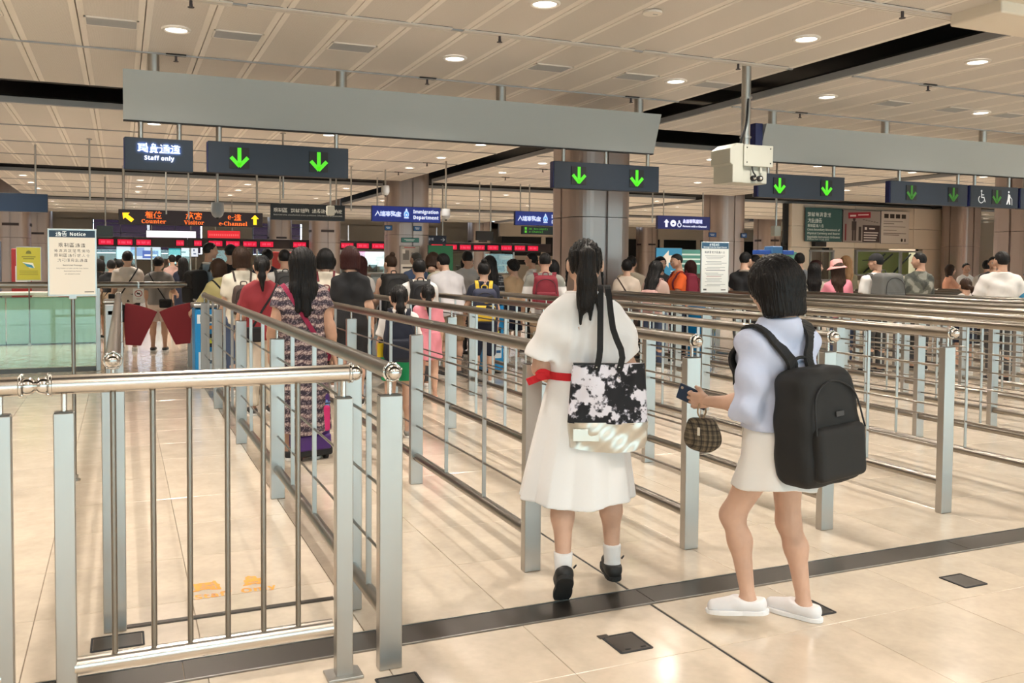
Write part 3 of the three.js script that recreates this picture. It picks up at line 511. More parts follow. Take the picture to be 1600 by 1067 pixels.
hangSign('lit navy sign with an up arrow and white wheelchair symbols', 15.65, 17.65, 2.68, 3.11, FZ, { lit: 1.6, px: 512, body: M.blue, poles: [15.9, 17.4], poleTop: 3.9, draw: (g, w, h) => { g.fillStyle = '#1a1d50'; g.fillRect(0, 0, w, h); g.fillStyle = g.strokeStyle = '#fff'; g.shadowColor = '#99f'; g.shadowBlur = 6; arrowUp(g, 82, 62, 34, 0); g.lineWidth = 7; g.beginPath(); g.arc(148, 62, 28, 0, 7); g.fill(); g.fillStyle = '#1a1d50'; g.beginPath(); g.arc(148, 70, 12, 3.1, 6.3); g.fill(); g.fillStyle = '#fff'; g.beginPath(); g.arc(206, 44, 9, 0, 7); g.fill(); g.beginPath(); g.arc(208, 74, 17, 0, 7); g.stroke(); chinese(g, '員道事務查境', 240, 24, 32, 1.02, 5); g.font = 'bold 22px sans-serif'; g.fillText('Persons with e-Channel', 240, 92, 240); } });
hangSign('black hanging monitor seen from behind in front of the booths', 9.5, 10.02, 2.21, 2.48, FZ, { name: 'monitor', category: 'monitor', body: M.black, poles: [9.6, 9.95], poleTop: 3.9 });
hangSign('dark navy direction sign with a white right arrow beside the square column', 8.3, 9.06, 2.12, 2.37, -26, { px: 256, poles: [8.4, 8.95], poleTop: 3.9, draw: (g, w, h) => { g.fillStyle = '#101b36'; g.fillRect(0, 0, w, h); g.fillStyle = g.strokeStyle = '#c9d2e0'; chinese(g, '區處境', 20, 20, 30, 1.1, 3); g.font = '15px sans-serif'; g.fillText('Enquiry', 20, 68); g.lineWidth = 6; g.beginPath(); g.moveTo(196, 42); g.lineTo(236, 42); g.moveTo(218, 24); g.lineTo(236, 42); g.lineTo(218, 60); g.stroke(); } });
hangSign('plain dark blue sign board at the left edge, above the yellow poster', -4.2, -1.38, 2.52, 2.89, -21, { body: std({ color: lin(0.012, 0.035, 0.085), roughness: 0.45 }), poles: [-1.6, -3.9], poleTop: 3.9 });
hangSign('small grey blue sign above the notice board edge', -0.62, -0.2, 2.2, 2.52, -28, { body: std({ color: lin(0.06, 0.09, 0.10), roughness: 0.5 }), poles: [-0.4], poleTop: 3.9 });
hangSign('bright red dot-matrix sign hanging above the booths behind the dark cap', 3.0, 4.2, 2.42, 2.72, -36, { name: 'led_sign', lit: 1.6, px: 256, body: M.dark, poles: [3.3, 3.9], poleTop: 3.9, draw: (g, w, h) => { g.fillStyle = '#d8202c'; g.fillRect(0, 0, w, h); g.fillStyle = '#ff5a5a'; for (let i = 0; i < 14; i++) g.fillRect(12 + i * 17, 28, 11, h - 48); } });
// signs and boards fixed to the square column
const boards = [[7.05, 7.28, 2.48, 2.63, '#1f5c96', 'small blue plate on the square column, left one'], [7.92, 8.18, 2.48, 2.63, '#1f5c96', 'small blue plate on the square column, right one'], [7.55, 8.10, 2.14, 2.28, '#3f7f79', 'small teal notice on the square column above the grey poster']];
boards.push([18.4, 18.72, 2.5, 2.66, '#27508e', 'small blue plate left of the groove on the column behind the tall white notice'], [19.75, 20.0, 2.5, 2.66, '#27508e', 'small blue plate right of the groove on the column behind the tall white notice']);
for (const [a, b, y0, y1, c, l] of boards) hangSign(l, a, b, y0, y1, -25.66, { name: 'wall_sign', depth: 0.03, px: 128, draw: (g, w, h) => { g.fillStyle = c; g.fillRect(0, 0, w, h); g.fillStyle = '#d5dee4'; g.fillRect(w * 0.15, h * 0.3, w * 0.6, h * 0.14); g.fillRect(w * 0.25, h * 0.58, w * 0.45, h * 0.12); } });
hangSign('grey photo poster on the square column with a white caption strip', 7.51, 8.12, 1.2, 2.04, -25.66, { name: 'poster', category: 'poster', depth: 0.02, px: 192, draw: (g, w, h) => { g.fillStyle = '#a9a29b'; g.fillRect(0, 0, w, h); g.fillStyle = '#b8434a'; g.fillRect(40, 8, 110, 8); g.fillStyle = '#6d6863'; g.fillRect(28, 40, 60, 90); g.fillRect(110, 60, 60, 50); g.fillStyle = '#d3cdc6'; g.fillRect(20, 30, 30, 40); g.fillStyle = '#e7e2da'; g.fillRect(8, 172, w - 16, 84); g.fillStyle = '#4a4541'; g.fillRect(24, 196, 110, 16); } });
hangSign('tall green standing board with white characters for residents', 8.22, 9.0, 0.55, 2.06, -25.2, { name: 'standing_board', legs: true, depth: 0.05, px: 128, draw: (g, w, h) => { g.fillStyle = '#11653f'; g.fillRect(0, 0, w, h); g.strokeStyle = g.fillStyle = '#e9efe6'; chinese(g, '居民', 34, 60, 34, 1.2, 4); g.font = '17px serif'; g.fillText('Residents', 18, 130); g.fillStyle = g.strokeStyle = '#d8d04a'; chinese(g, '香港', 34, 160, 30, 1.2, 3); } });
// posters on the service wall
const PZ = -26.98;
hangSign('dark teal notice with white text on the service wall', 23.72, 25.52, 2.47, 3.75, PZ, { name: 'poster', category: 'poster', depth: 0.03, px: 384, draw: (g, w, h) => { g.fillStyle = '#3a6160'; g.fillRect(0, 0, w, h); g.fillStyle = g.strokeStyle = '#dfe7e3'; chinese(g, '嚴禁持有香港', 22, 34, 36, 1.15, 5); chinese(g, '方此通告', 22, 84, 36, 1.05, 5); chinese(g, '限制區境入告', 22, 132, 26, 1.1, 3); g.font = 'bold 25px sans-serif'; ['Cross-boundary Movement of', 'Physical Currency and Bearer', 'Negotiable Instruments Ordinance'].forEach((s, i) => g.fillText(s, 20, 186 + i * 30, 344)); g.font = '19px sans-serif'; g.fillText('Effective from 16 July 2018', 20, 264); } });
hangSign('photo poster of travellers with a red banner on the service wall', 25.56, 27.48, 2.47, 3.73, PZ, { name: 'poster', category: 'poster', depth: 0.03, px: 384, draw: (g, w, h) => { const l = g.createLinearGradient(0, 0, w, h); l.addColorStop(0, '#8f8480'); l.addColorStop(1, '#b7aca6'); g.fillStyle = l; g.fillRect(0, 0, w, h); g.fillStyle = '#6d6462'; for (let i = 0; i < 6; i++) g.fillRect(200 + i * 28, 70 + i * 4, 22, 6); g.fillStyle = '#3f3636'; g.beginPath(); g.ellipse(112, 70, 14, 18, 0, 0, 7); g.fill(); g.fillRect(88, 88, 48, 70); g.fillRect(92, 150, 18, 90); g.fillRect(116, 150, 18, 90); g.fillRect(160, 130, 26, 110); g.fillStyle = '#7c2030'; g.fillRect(20, 110, 14, 130); g.fillStyle = '#4a3c3f'; g.fillRect(200, 116, 180, 134); g.fillStyle = '#e8e2dd'; g.fillRect(222, 132, 24, 20); g.fillRect(268, 136, 60, 12); for (let i = 0; i < 4; i++) g.fillRect(214, 170 + i * 20, 150 - i * 8, 9); g.fillStyle = '#a8283a'; g.save(); g.translate(50, 22); g.rotate(-0.05); g.fillRect(0, 0, 230, 46); g.fillStyle = '#f0d8d8'; g.fillRect(18, 18, 62, 14); g.fillRect(100, 16, 110, 9); g.restore(); } });
hangSign('white information poster with four small pictures on the service wall', 27.5, 29.0, 2.45, 3.74, PZ, { name: 'poster', category: 'poster', depth: 0.03, px: 320, rough: 0.25, draw: (g, w, h) => { g.fillStyle = '#ded6ce'; g.fillRect(0, 0, w, h); g.fillStyle = '#3c3430'; for (let i = 0; i < 4; i++) g.fillRect(34 + i * 66, 24, 50, 36); g.fillStyle = '#7a706a'; for (const [y, n] of [[84, 220], [104, 120], [130, 250], [160, 150], [186, 260], [200, 180]]) g.fillRect(28, y, n, 5); g.fillStyle = '#4a4340'; g.beginPath(); g.ellipse(240, 246, 11, 15, 0, 0, 7); g.fill(); g.fillRect(270, 234, 14, 26); } });
hangSign('small black speaker box under the teal notice', 24.1, 24.65, 2.28, 2.46, PZ + 0.05, { name: 'wall_speaker', category: 'speaker', body: M.black, depth: 0.2 });
hangSign('small blue plate on the recess wall at right', 31.5, 32.3, 2.35, 2.55, -29.85, { name: 'wall_sign', depth: 0.03, body: std({ color: lin(0.02, 0.10, 0.28), roughness: 0.5 }) });
hangSign('poster with a plant picture in the recess at right', 34.7, 35.7, 1.3, 2.35, -29.85, { name: 'poster', category: 'poster', depth: 0.03, px: 128, draw: (g, w, h) => { g.fillStyle = '#b9a79d'; g.fillRect(0, 0, w, h); g.fillStyle = '#3f6b60'; g.fillRect(10, 8, w - 20, 24); g.fillStyle = '#4b3f3a'; for (let i = 0; i < 7; i++) { g.beginPath(); g.ellipse(64 + 26 * Math.cos(i), 74 + 16 * Math.sin(i * 1.7), 14, 5, i, 0, 7); g.fill(); } g.fillStyle = '#e0d6cc'; g.fillRect(0, 104, w, 30); } });
hangSign('blue and teal board with a large white left arrow', 12.7, 13.5, 1.15, 1.98, -20, { name: 'standing_board', legs: true, depth: 0.05, px: 160, draw: (g, w, h) => { g.fillStyle = '#2f7fa8'; g.fillRect(0, 0, w, h); g.fillStyle = '#dcd6cc'; arrowUp(g, 90, 58, 62, -Math.PI / 2); g.fillStyle = '#cfe0ea'; g.fillRect(90, 120, 50, 5); g.fillRect(90, 132, 40, 5); } });
hangSign('long teal notice beside the white left arrow board', 13.45, 14.9, 1.3, 1.95, -20.2, { name: 'standing_board', legs: true, depth: 0.04, px: 160, draw: (g, w, h) => { g.fillStyle = '#4a857c'; g.fillRect(0, 0, w, h); g.fillStyle = '#c8dad4'; for (let i = 0; i < 4; i++) g.fillRect(10, 12 + i * 14, 120 - i * 20, 5); } });
hangSign('pale green notice behind the bobbed head', 16.5, 17.3, 1.65, 1.92, -20, { name: 'standing_board', legs: true, depth: 0.04, body: std({ color: lin(0.08, 0.24, 0.18), roughness: 0.5 }) });
const ph = thing('phone_booth_canopy', 'blue plastic canopy with a hanging card beyond the bobbed head', 'canopy', [16.5, 1.9, -20]);
part('wing', [rbox(0.4, 0.12, 0.3, -0.4, 0, 0, 0.02), rbox(0.4, 0.12, 0.3, 0.4, 0, 0, 0.02)], std({ color: lin(0.01, 0.06, 0.30), roughness: 0.4 }), ph); part('center', rbox(0.36, 0.26, 0.36, 0, 0.04, 0, 0.03), std({ color: lin(0.03, 0.12, 0.28), roughness: 0.4 }), ph); part('post', rbox(0.08, 1.9, 0.08, 0, -0.95, 0, 0.01), M.steel, ph); part('card', box(0.3, 0.12, 0.01, -0.5, -0.16, 0.1), std({ color: lin(0.4, 0.28, 0.05), roughness: 0.6 }), ph);

// notice stands
function noticeStand(label, x, z, w, y0, y1, draw, px, foot = true) {
  const t = thing('notice_stand', label, 'notice', [x, 0, z]), h = y1 - y0;
  const b = part('board', rbox(w, h, 0.022, 0, (y0 + y1) / 2, 0, 0.004), M.steel, t);
  part('notice_print', new THREE.PlaneGeometry(w - 0.022, h - 0.026).translate(0, (y0 + y1) / 2, 0.0125), std({ map: canvasTex(px, Math.round(px * h / w), draw), roughness: 0.45 }), b);
  part('pole', cyl(0.0135, y0 - 0.02, 0, y0 / 2, -0.004, 14), M.rail, t); part('clamp', rbox(0.05, 0.03, 0.03, 0, y0 - 0.005, -0.004, 0.005), M.steel, t);
  if (foot) part('foot', [cyl(0.035, 0.012, 0, 0.006, 0, 20), cyl(0.022, 0.03, 0, 0.025, 0, 20)], M.steel, t);
  return t;
}
noticeStand('white notice board on a thin pole headed Notice at left above the front barrier', -0.307, -6.9, 0.306, 1.277, 1.742, (g, w, h) => {
  g.fillStyle = '#e3d9ca'; g.fillRect(0, 0, w, h); g.fillStyle = '#1a3044'; g.fillRect(0, 0, w, 84); g.strokeStyle = g.fillStyle = '#eef2f2'; chinese(g, '通告', 72, 12, 60, 1.1, 6); g.font = 'bold 58px sans-serif'; g.fillText('Notice', 226, 64);
  g.strokeStyle = g.fillStyle = '#5d564e'; chinese(g, '限制區通道', 102, 152, 50, 1.25, 4.5); g.strokeStyle = '#6e665d'; chinese(g, '持有有效落馬洲站', 56, 226, 40, 1.27, 3.4); chinese(g, '限制區通行證人士', 56, 282, 40, 1.27, 3.4); chinese(g, '方可使用此通道', 92, 340, 40, 1.22, 3.4);
  g.textAlign = 'center'; g.font = 'bold 24px sans-serif'; g.fillText('Restricted Passage', 256, 430); g.font = '19px sans-serif'; ['Only Holders of valid Lok Ma Chau Station', 'Restricted Area Permit', 'are allowed to enter'].forEach((s, i) => g.fillText(s, 256, 466 + i * 34, 440)); g.fillStyle = '#4a443d'; g.fillRect(390, h - 36, 106, 9); }, 512);
noticeStand('tall white notice with a dark blue heading among the rails at centre right', 7.64, -10.5, 0.47, 1.14, 1.855, (g, w, h) => { g.fillStyle = '#e4e4e0'; g.fillRect(0, 0, w, h); g.fillStyle = '#27506e'; g.fillRect(0, 0, w, 62); g.strokeStyle = g.fillStyle = '#e8eef0'; chinese(g, '員客區通告', 92, 8, 24, 1.1, 3); g.font = 'bold 21px sans-serif'; g.textAlign = 'center'; g.fillText('Message from the Airport Master', 170, 54, 300); g.fillStyle = g.strokeStyle = '#5f6468'; chinese(g, '持有香港方告通人士', 34, 86, 26, 1.12, 3); g.fillStyle = '#80858a'; for (let i = 0; i < 22; i++) if (i % 4 !== 3) g.fillRect(40 + (i % 3) * 14, 136 + i * 15, 256 - (i * 37 % 90), i === 10 ? 7 : 4); g.fillStyle = '#b77'; g.fillRect(60, 352, 190, 3); g.fillStyle = '#444'; g.fillRect(24, h - 34, 40, 16); g.fillRect(250, h - 26, 60, 9); }, 340);
noticeStand('yellow green poster in a metal frame on the counter at left', -1.52, -18.3, 0.40, 1.16, 1.77, (g, w, h) => { g.fillStyle = '#b9b23a'; g.fillRect(0, 0, w, h); g.fillStyle = '#6f6f2c'; g.beginPath(); g.arc(w / 2, 56, 24, Math.PI, 0); g.fill(); g.fillRect(w / 2 - 26, 56, 52, 10); g.fillRect(46, 92, w - 92, 10); g.fillRect(60, 112, w - 120, 10); g.fillStyle = '#e7e6cf'; g.beginPath(); g.moveTo(50, 150); g.lineTo(150, 160); g.lineTo(165, 210); g.lineTo(120, 215); g.closePath(); g.fill(); g.fillStyle = '#3f8ba0'; g.beginPath(); g.moveTo(60, 160); g.lineTo(140, 182); g.lineTo(160, 214); g.lineTo(96, 198); g.closePath(); g.fill(); g.fillStyle = '#8a862f'; for (let i = 0; i < 3; i++) g.fillRect(24, 240 + i * 18, w - 48, 6); }, 220);
// camera housing on its pole
const cb = thing('camera_box', 'cream camera housing hung from a ceiling pole with two lenses and cables', 'camera', [6.8, 0, -8.83]);
part('pole', cyl(0.055, 1.05, 0.04, 3.39, 0, 18), M.steel, cb); part('collar', [cyl(0.07, 0.02, 0.04, 3.52, 0, 16), cyl(0.07, 0.02, 0.04, 3.05, 0, 16)], M.steel, cb);
const hood = new THREE.Shape(); hood.moveTo(-0.31, 2.72); hood.lineTo(-0.31, 2.88); hood.lineTo(-0.22, 2.94); hood.lineTo(-0.14, 2.94); hood.lineTo(-0.14, 2.50); hood.lineTo(-0.27, 2.50); hood.lineTo(-0.27, 2.70); hood.closePath();
part('hood', new THREE.ExtrudeGeometry(hood, { depth: 0.36, bevelEnabled: true, bevelSize: 0.008, bevelThickness: 0.008, bevelSegments: 2 }).translate(0, 0, -0.18), M.cream, cb);
part('front_plate', rbox(0.42, 0.25, 0.03, 0.07, 2.81, 0.2, 0.006), M.cream, cb); part('lower_housing', rbox(0.36, 0.22, 0.3, 0.05, 2.60, 0.02, 0.012), M.cream, cb);
part('lens', [cyl(0.034, 0.05, 0.0, 0, 0, 18).rotateX(Math.PI / 2).translate(0.02, 2.55, 0.185), cyl(0.034, 0.05, 0.0, 0, 0, 18).rotateX(Math.PI / 2).translate(0.11, 2.55, 0.185)], M.dark, cb);
for (const x of [0.02, 0.11]) part('lens_glass', ball(0.022, x, 2.55, 0.205, 12), M.polish, cb);
for (const [x, y] of [[-0.1, 2.9], [0.24, 2.9], [-0.1, 2.73], [0.24, 2.73]]) part('screw', ball(0.008, x, y, 0.216, 8), M.dark, cb);
part('cable', tube([[0.0, 2.70, 0.18], [-0.02, 2.62, 0.23], [0.01, 2.57, 0.24], [0.02, 2.56, 0.2]], 0.009, 16, 6), M.black, cb); part('cable', tube([[0.03, 3.5, 0.05], [0.0, 3.2, 0.06], [-0.06, 3.0, 0.05], [-0.04, 2.92, 0.0]], 0.014, 20, 6), M.black, cb);
part('bracket', [rbox(0.03, 0.12, 0.02, 0.12, 2.67, 0.19, 0.004)], M.cream, cb);
for (const [x, z, y, l] of [[1.5, -16, 2.32, 'grey dome camera hung on a pole over the orange dot-matrix sign'], [6.96, -20, 2.6, 'grey dome camera hung on a pole right of the square column'], [6.2, -22.5, 3.3, 'small dome camera near the ceiling slot left of the square column']]) {
  const t = thing('dome_camera', l, 'camera', [x, y, z]); part('pole', cyl(0.022, CEIL - y - 0.1, 0, (CEIL - y) / 2 + 0.1, 0, 12), M.steel, t); part('housing', [cyl(0.11, 0.16, 0, 0.12, 0, 18, 0.1), ball(0.1, 0, 0.04, 0, 16)], M.grey, t); part('lens', ball(0.03, 0, -0.05, 0.02, 10), M.dark, t);
}
for (const [x, z, y, l] of [[11.6, -14, 2.2, 'small square speaker at the end of a thin ceiling pole'], [4.05, -19, 2.62, 'thin ceiling pole behind the first lane sign']]) { const t = thing('pole_speaker', l, 'speaker', [x, y, z]), top = z > -15 ? 4.3 : CEIL; part('pole', cyl(0.02, top - y, 0, (top - y) / 2, 0, 10), M.steel, t); part('box', rbox(0.16, 0.2, 0.12, 0, 0, 0, 0.02), M.cream, t); }
for (const [x, z, y0] of [[0.95, -22, 2.6], [1.3, -20, 2.4], [-0.55, -19.5, 2.7], [2.75, -17, 2.7], [5.2, -22, 2.8], [9.5, -18.5, 2.6], [11.9, -18.9, 2.55]]) { const t = thing('ceiling_pole', 'thin steel pole hanging from the ceiling over the crowd', 'pole', [x, y0, z], 0, 'thin poles hanging from the ceiling'); part('tube', cyl(0.018, CEIL - y0, 0, (CEIL - y0) / 2, 0, 10), M.steel, t); part('flange', cyl(0.05, 0.015, 0, CEIL - y0 - 0.01, 0, 14), M.steel, t); }

// ---------------------------------------------------------------- immigration booths far behind
const redTex = [0, 1, 2].map((k) => canvasTex(96, 48, (g, w, h) => { g.fillStyle = '#e0103a'; g.fillRect(0, 0, w, h); g.fillStyle = '#ff5570'; for (let i = 0; i < 9; i++) if ((i * 7 + k) % 4) g.fillRect(8 + i * 9, 14 + (i * k) % 5, 6, 20); }));
const redMats = redTex.map((t) => std({ color: lin(0.05, 0.0, 0.0), map: t, emissive: lin(1, 1, 1), emissiveMap: t, emissiveIntensity: 1.5, roughness: 0.5 }));
const fascia = thing('booth_fascia', 'long dark fascia above the row of booths, carrying the red signs', 'fascia', [9, 2.32, -40]);
for (let i = 0; i < 10; i++) part('fascia_panel', rbox(2.08, 0.4, 0.2, -9.6 + i * 2.1, 0, 0, 0.01), M.columnDark, fascia);
for (let k = 0; k < 28; k++) {
  if ([3, 10, 19].includes(k)) continue;
  const narrow = k === 4 || k === 5, t = thing('booth_sign', 'small glowing red dot-matrix sign on the dark booth fascia', 'sign', [-0.55 + 0.7 * k, 2.30, -39.88], 0, 'red signs above the booths');
  part('case', rbox(narrow ? 0.36 : 0.6, 0.28, 0.05, 0, 0, 0, 0.008), M.black, t); part('display', new THREE.PlaneGeometry(narrow ? 0.3 : 0.55, 0.22).translate(0, 0, 0.028), redMats[k % 3], t);
}
const boothShape = () => { const t = new THREE.Group();
  part('desk', rbox(1.5, 1.05, 0.8, 0, 0.525, 0, 0.02), std({ color: lin(0.42, 0.37, 0.30), roughness: 0.5 }), t); part('desk_top', rbox(1.6, 0.05, 0.95, 0, 1.08, 0.05, 0.015), M.grey, t);
  part('glass_pane', box(1.5, 0.9, 0.012, 0, 1.56, 0.3), M.glass, t); for (const x of [-0.75, 0.75]) part('post', rbox(0.07, 2.1, 0.07, x, 1.05, 0.3, 0.01), M.steel, t);
  part('screen', rbox(0.4, 0.3, 0.04, 0.2, 1.3, 0.0, 0.01), M.black, t); return t; };
const booth0 = boothShape();
for (let k = 0; k < 9; k++) { const b = k ? booth0.clone() : booth0; b.name = numbered('inspection_booth'); b.position.set(-0.2 + k * 2.1, 0, -40.2); scene.add(b); tag(b, 'cream inspection booth with a glass screen under the red signs', 'booth', 'inspection booths at the back'); }
function screen(label, x, y, z, w, h, draw, lit = 1.6, legs = true) {
  const t = thing('display_screen', label, 'screen', [x, y, z]), tex = canvasTex(192, Math.max(32, Math.round(192 * h / w)), draw);
  part('case', rbox(w + 0.08, h + 0.08, 0.1, 0, 0, -0.06, 0.01), M.dark, t); part('display', new THREE.PlaneGeometry(w, h).translate(0, 0, 0.001), std({ color: lin(0.03, 0.03, 0.03), map: tex, emissive: lin(1, 1, 1), emissiveMap: tex, emissiveIntensity: lit, roughness: 0.4 }), t);
  if (legs) for (const s of [-1, 1]) part('leg', cyl(0.04, y - h / 2, s * w * 0.4, -h / 2 - (y - h / 2) / 2, -0.06, 10), M.steel, t);
  else for (const s of [-1, 1]) part('hanger', cyl(0.03, 5.05 - y - h / 2, s * w * 0.4, h / 2 + (5.05 - y - h / 2) / 2, -0.06, 10), M.steel, t);
}
screen('long glowing white light panel under the orange dot-matrix sign', 2.4, 2.9, -50, 2.4, 0.42, (g, w, h) => { g.fillStyle = '#fff6fa'; g.fillRect(0, 0, w, h); g.fillStyle = '#f6e4f0'; g.fillRect(w * 0.3, 0, 2, h); g.fillRect(w * 0.66, 0, 2, h); }, 1.9, false);
screen('wide pale blue advertising screen behind the man in the white tee', 0.8, 2.0, -48, 2.0, 0.75, (g, w, h) => { g.fillStyle = '#dcecf8'; g.fillRect(0, 0, w, h); g.fillStyle = '#8fb0e0'; g.fillRect(60, 16, 60, 40); g.fillStyle = '#5a76c0'; g.fillRect(112, 30, 70, 36); g.fillStyle = '#27324a'; g.fillRect(60, 0, 34, 14); g.fillRect(108, 0, 70, 12); g.fillStyle = '#fff'; g.fillRect(120, 48, 56, 8); }, 1.4);
screen('white advertising screen with small dark pictures left of the boy in blue', 3.05, 2.0, -48, 1.0, 0.42, (g, w, h) => { g.fillStyle = '#eef2fa'; g.fillRect(0, 0, w, h); g.fillStyle = '#3d4a66'; g.fillRect(10, 34, 70, 12); g.fillRect(110, 20, 14, 12); g.fillRect(110, 52, 22, 10); g.fillRect(150, 10, 12, 20); g.fillRect(150, 50, 26, 10); }, 1.4);
screen('tall teal and white advertising screen behind the far travellers', 2.25, 1.65, -44, 0.5, 0.95, (g, w, h) => { g.fillStyle = '#2fb0b8'; g.fillRect(0, 0, w, h); g.fillStyle = '#eafcff'; g.fillRect(0, h * 0.3, w * 0.6, h * 0.7); }, 1.3);
screen('white glowing opening of a shop far behind, beside the brown bob', 12.6, 1.75, -48, 2.0, 0.8, (g, w, h) => { g.fillStyle = '#fff2f8'; g.fillRect(0, 0, w, h); g.fillStyle = '#f4a8d0'; g.fillRect(0, 0, 50, 30); }, 1.6);
// red display stands and clutter at the far left
for (const [x, z, w, h, c, l] of [[-1.75, -19.6, 0.34, 1.75, [0.32, 0.02, 0.02], 'tall red advertising stand at the left edge'], [-1.05, -20.5, 0.26, 1.85, [0.28, 0.03, 0.03], 'narrow red stand behind the yellow poster'], [-2.3, -20.2, 0.3, 1.9, [0.10, 0.12, 0.16], 'grey blue stand cut by the left edge'], [2.78, -17, 0.46, 1.72, [0.45, 0.03, 0.02], 'red kiosk top above the heads near the dark backpack']]) {
  const t = thing('display_stand', l, 'stand', [x, 0, z]); part('panel', rbox(w, h - 0.1, 0.08, 0, h / 2 + 0.05, 0, 0.02), std({ color: lin(...c), roughness: 0.45 }), t); part('foot', rbox(w * 1.2, 0.06, 0.4, 0, 0.03, 0, 0.01), M.dark, t); part('label_panel', box(w * 0.6, h * 0.18, 0.01, 0, h * 0.72, 0.045), M.white, t);
}
const yb = thing('floor_sign', 'tall yellow sign board beside the woman in black', 'sign', [3.37, 0, -13.1]); part('board', rbox(0.13, 0.75, 0.03, 0, 0.9, 0, 0.01), std({ color: lin(0.75, 0.50, 0.02), roughness: 0.5 }), yb); part('print', [box(0.08, 0.04, 0.004, 0, 1.15, 0.017), box(0.08, 0.12, 0.004, 0, 0.95, 0.017)], M.plate, yb); part('leg', box(0.03, 0.55, 0.02, 0, 0.27, 0), M.steel, yb);
const cab = thing('steel_cabinet', 'grey steel cabinet behind the yellow sign board', 'cabinet', [3.75, 0, -14.0]); part('body', rbox(0.36, 1.35, 0.4, 0, 0.68, 0, 0.01), M.rail, cab); part('door', rbox(0.32, 1.25, 0.02, 0, 0.68, 0.205, 0.006), M.steel, cab); part('indicator', ball(0.02, 0.05, 1.2, 0.22, 8), green, cab);
// counter with the two women at right
const kc = thing('service_counter', 'service counter with a pale green glass front where two women lean', 'counter', [16.95, 0, -13.6]);
part('top', rbox(2.3, 0.05, 0.6, 0, 1.04, -0.15, 0.015), M.ceilEdge, kc); part('body', rbox(2.1, 0.99, 0.4, 0, 0.5, -0.15, 0.02), M.ceil, kc); part('glass_front', rbox(1.0, 0.34, 0.02, -0.3, 0.82, 0.07, 0.005), M.mint, kc); part('kick_plate', box(2.1, 0.08, 0.02, 0, 0.04, 0.06), M.dark, kc);
// ---------------------------------------------------------------- figures: limbs as tapered capsules joined by a smooth minimum, meshed as one surface
const clamp = (x, a, b) => Math.max(a, Math.min(b, x)), lerp = (a, b, t) => a + (b - a) * t;
const smin = (a, b, k) => { const h = Math.max(k - Math.abs(a - b), 0) / k; return Math.min(a, b) - h * h * k * 0.25; };
const smax = (a, b, k) => -smin(-a, -b, k);
function cone(a, b, ra, rb = ra) {
  const bx = b[0] - a[0], by = b[1] - a[1], bz = b[2] - a[2], q = 1 / Math.max(1e-9, bx * bx + by * by + bz * bz), dr = rb - ra, [ax, ay, az] = a;
  const f = (x, y, z) => { x -= ax; y -= ay; z -= az; let t = (x * bx + y * by + z * bz) * q; t = t < 0 ? 0 : t > 1 ? 1 : t; x -= t * bx; y -= t * by; z -= t * bz; return Math.sqrt(x * x + y * y + z * z) - ra - dr * t; };
  const R = Math.max(ra, rb);
  f.lo = [0, 1, 2].map((i) => Math.min(a[i], b[i]) - R); f.hi = [0, 1, 2].map((i) => Math.max(a[i], b[i]) + R);
  return f;
}
const ell = (c, r) => { const m = Math.min(...r), f = (x, y, z) => { const u = (x - c[0]) / r[0], v = (y - c[1]) / r[1], w = (z - c[2]) / r[2], k = Math.sqrt(u * u + v * v + w * w); const g = Math.sqrt(u * u / r[0] / r[0] + v * v / r[1] / r[1] + w * w / r[2] / r[2]) || 1e-6; return k * (k - 1) / g; }; f.lo = c.map((v, i) => v - r[i]); f.hi = c.map((v, i) => v + r[i]); return f; };
const blend = (list, k) => { const f = (x, y, z) => { let d = list[0](x, y, z); for (let i = 1; i < list.length; i++) d = smin(d, list[i](x, y, z), k); return d; }; f.lo = [0, 1, 2].map((i) => Math.min(...list.map((p) => p.lo[i]))); f.hi = [0, 1, 2].map((i) => Math.max(...list.map((p) => p.hi[i]))); return f; };
const within = (f, lo, hi, g) => { g.lo = lo ?? f.lo; g.hi = hi ?? f.hi; return g; };
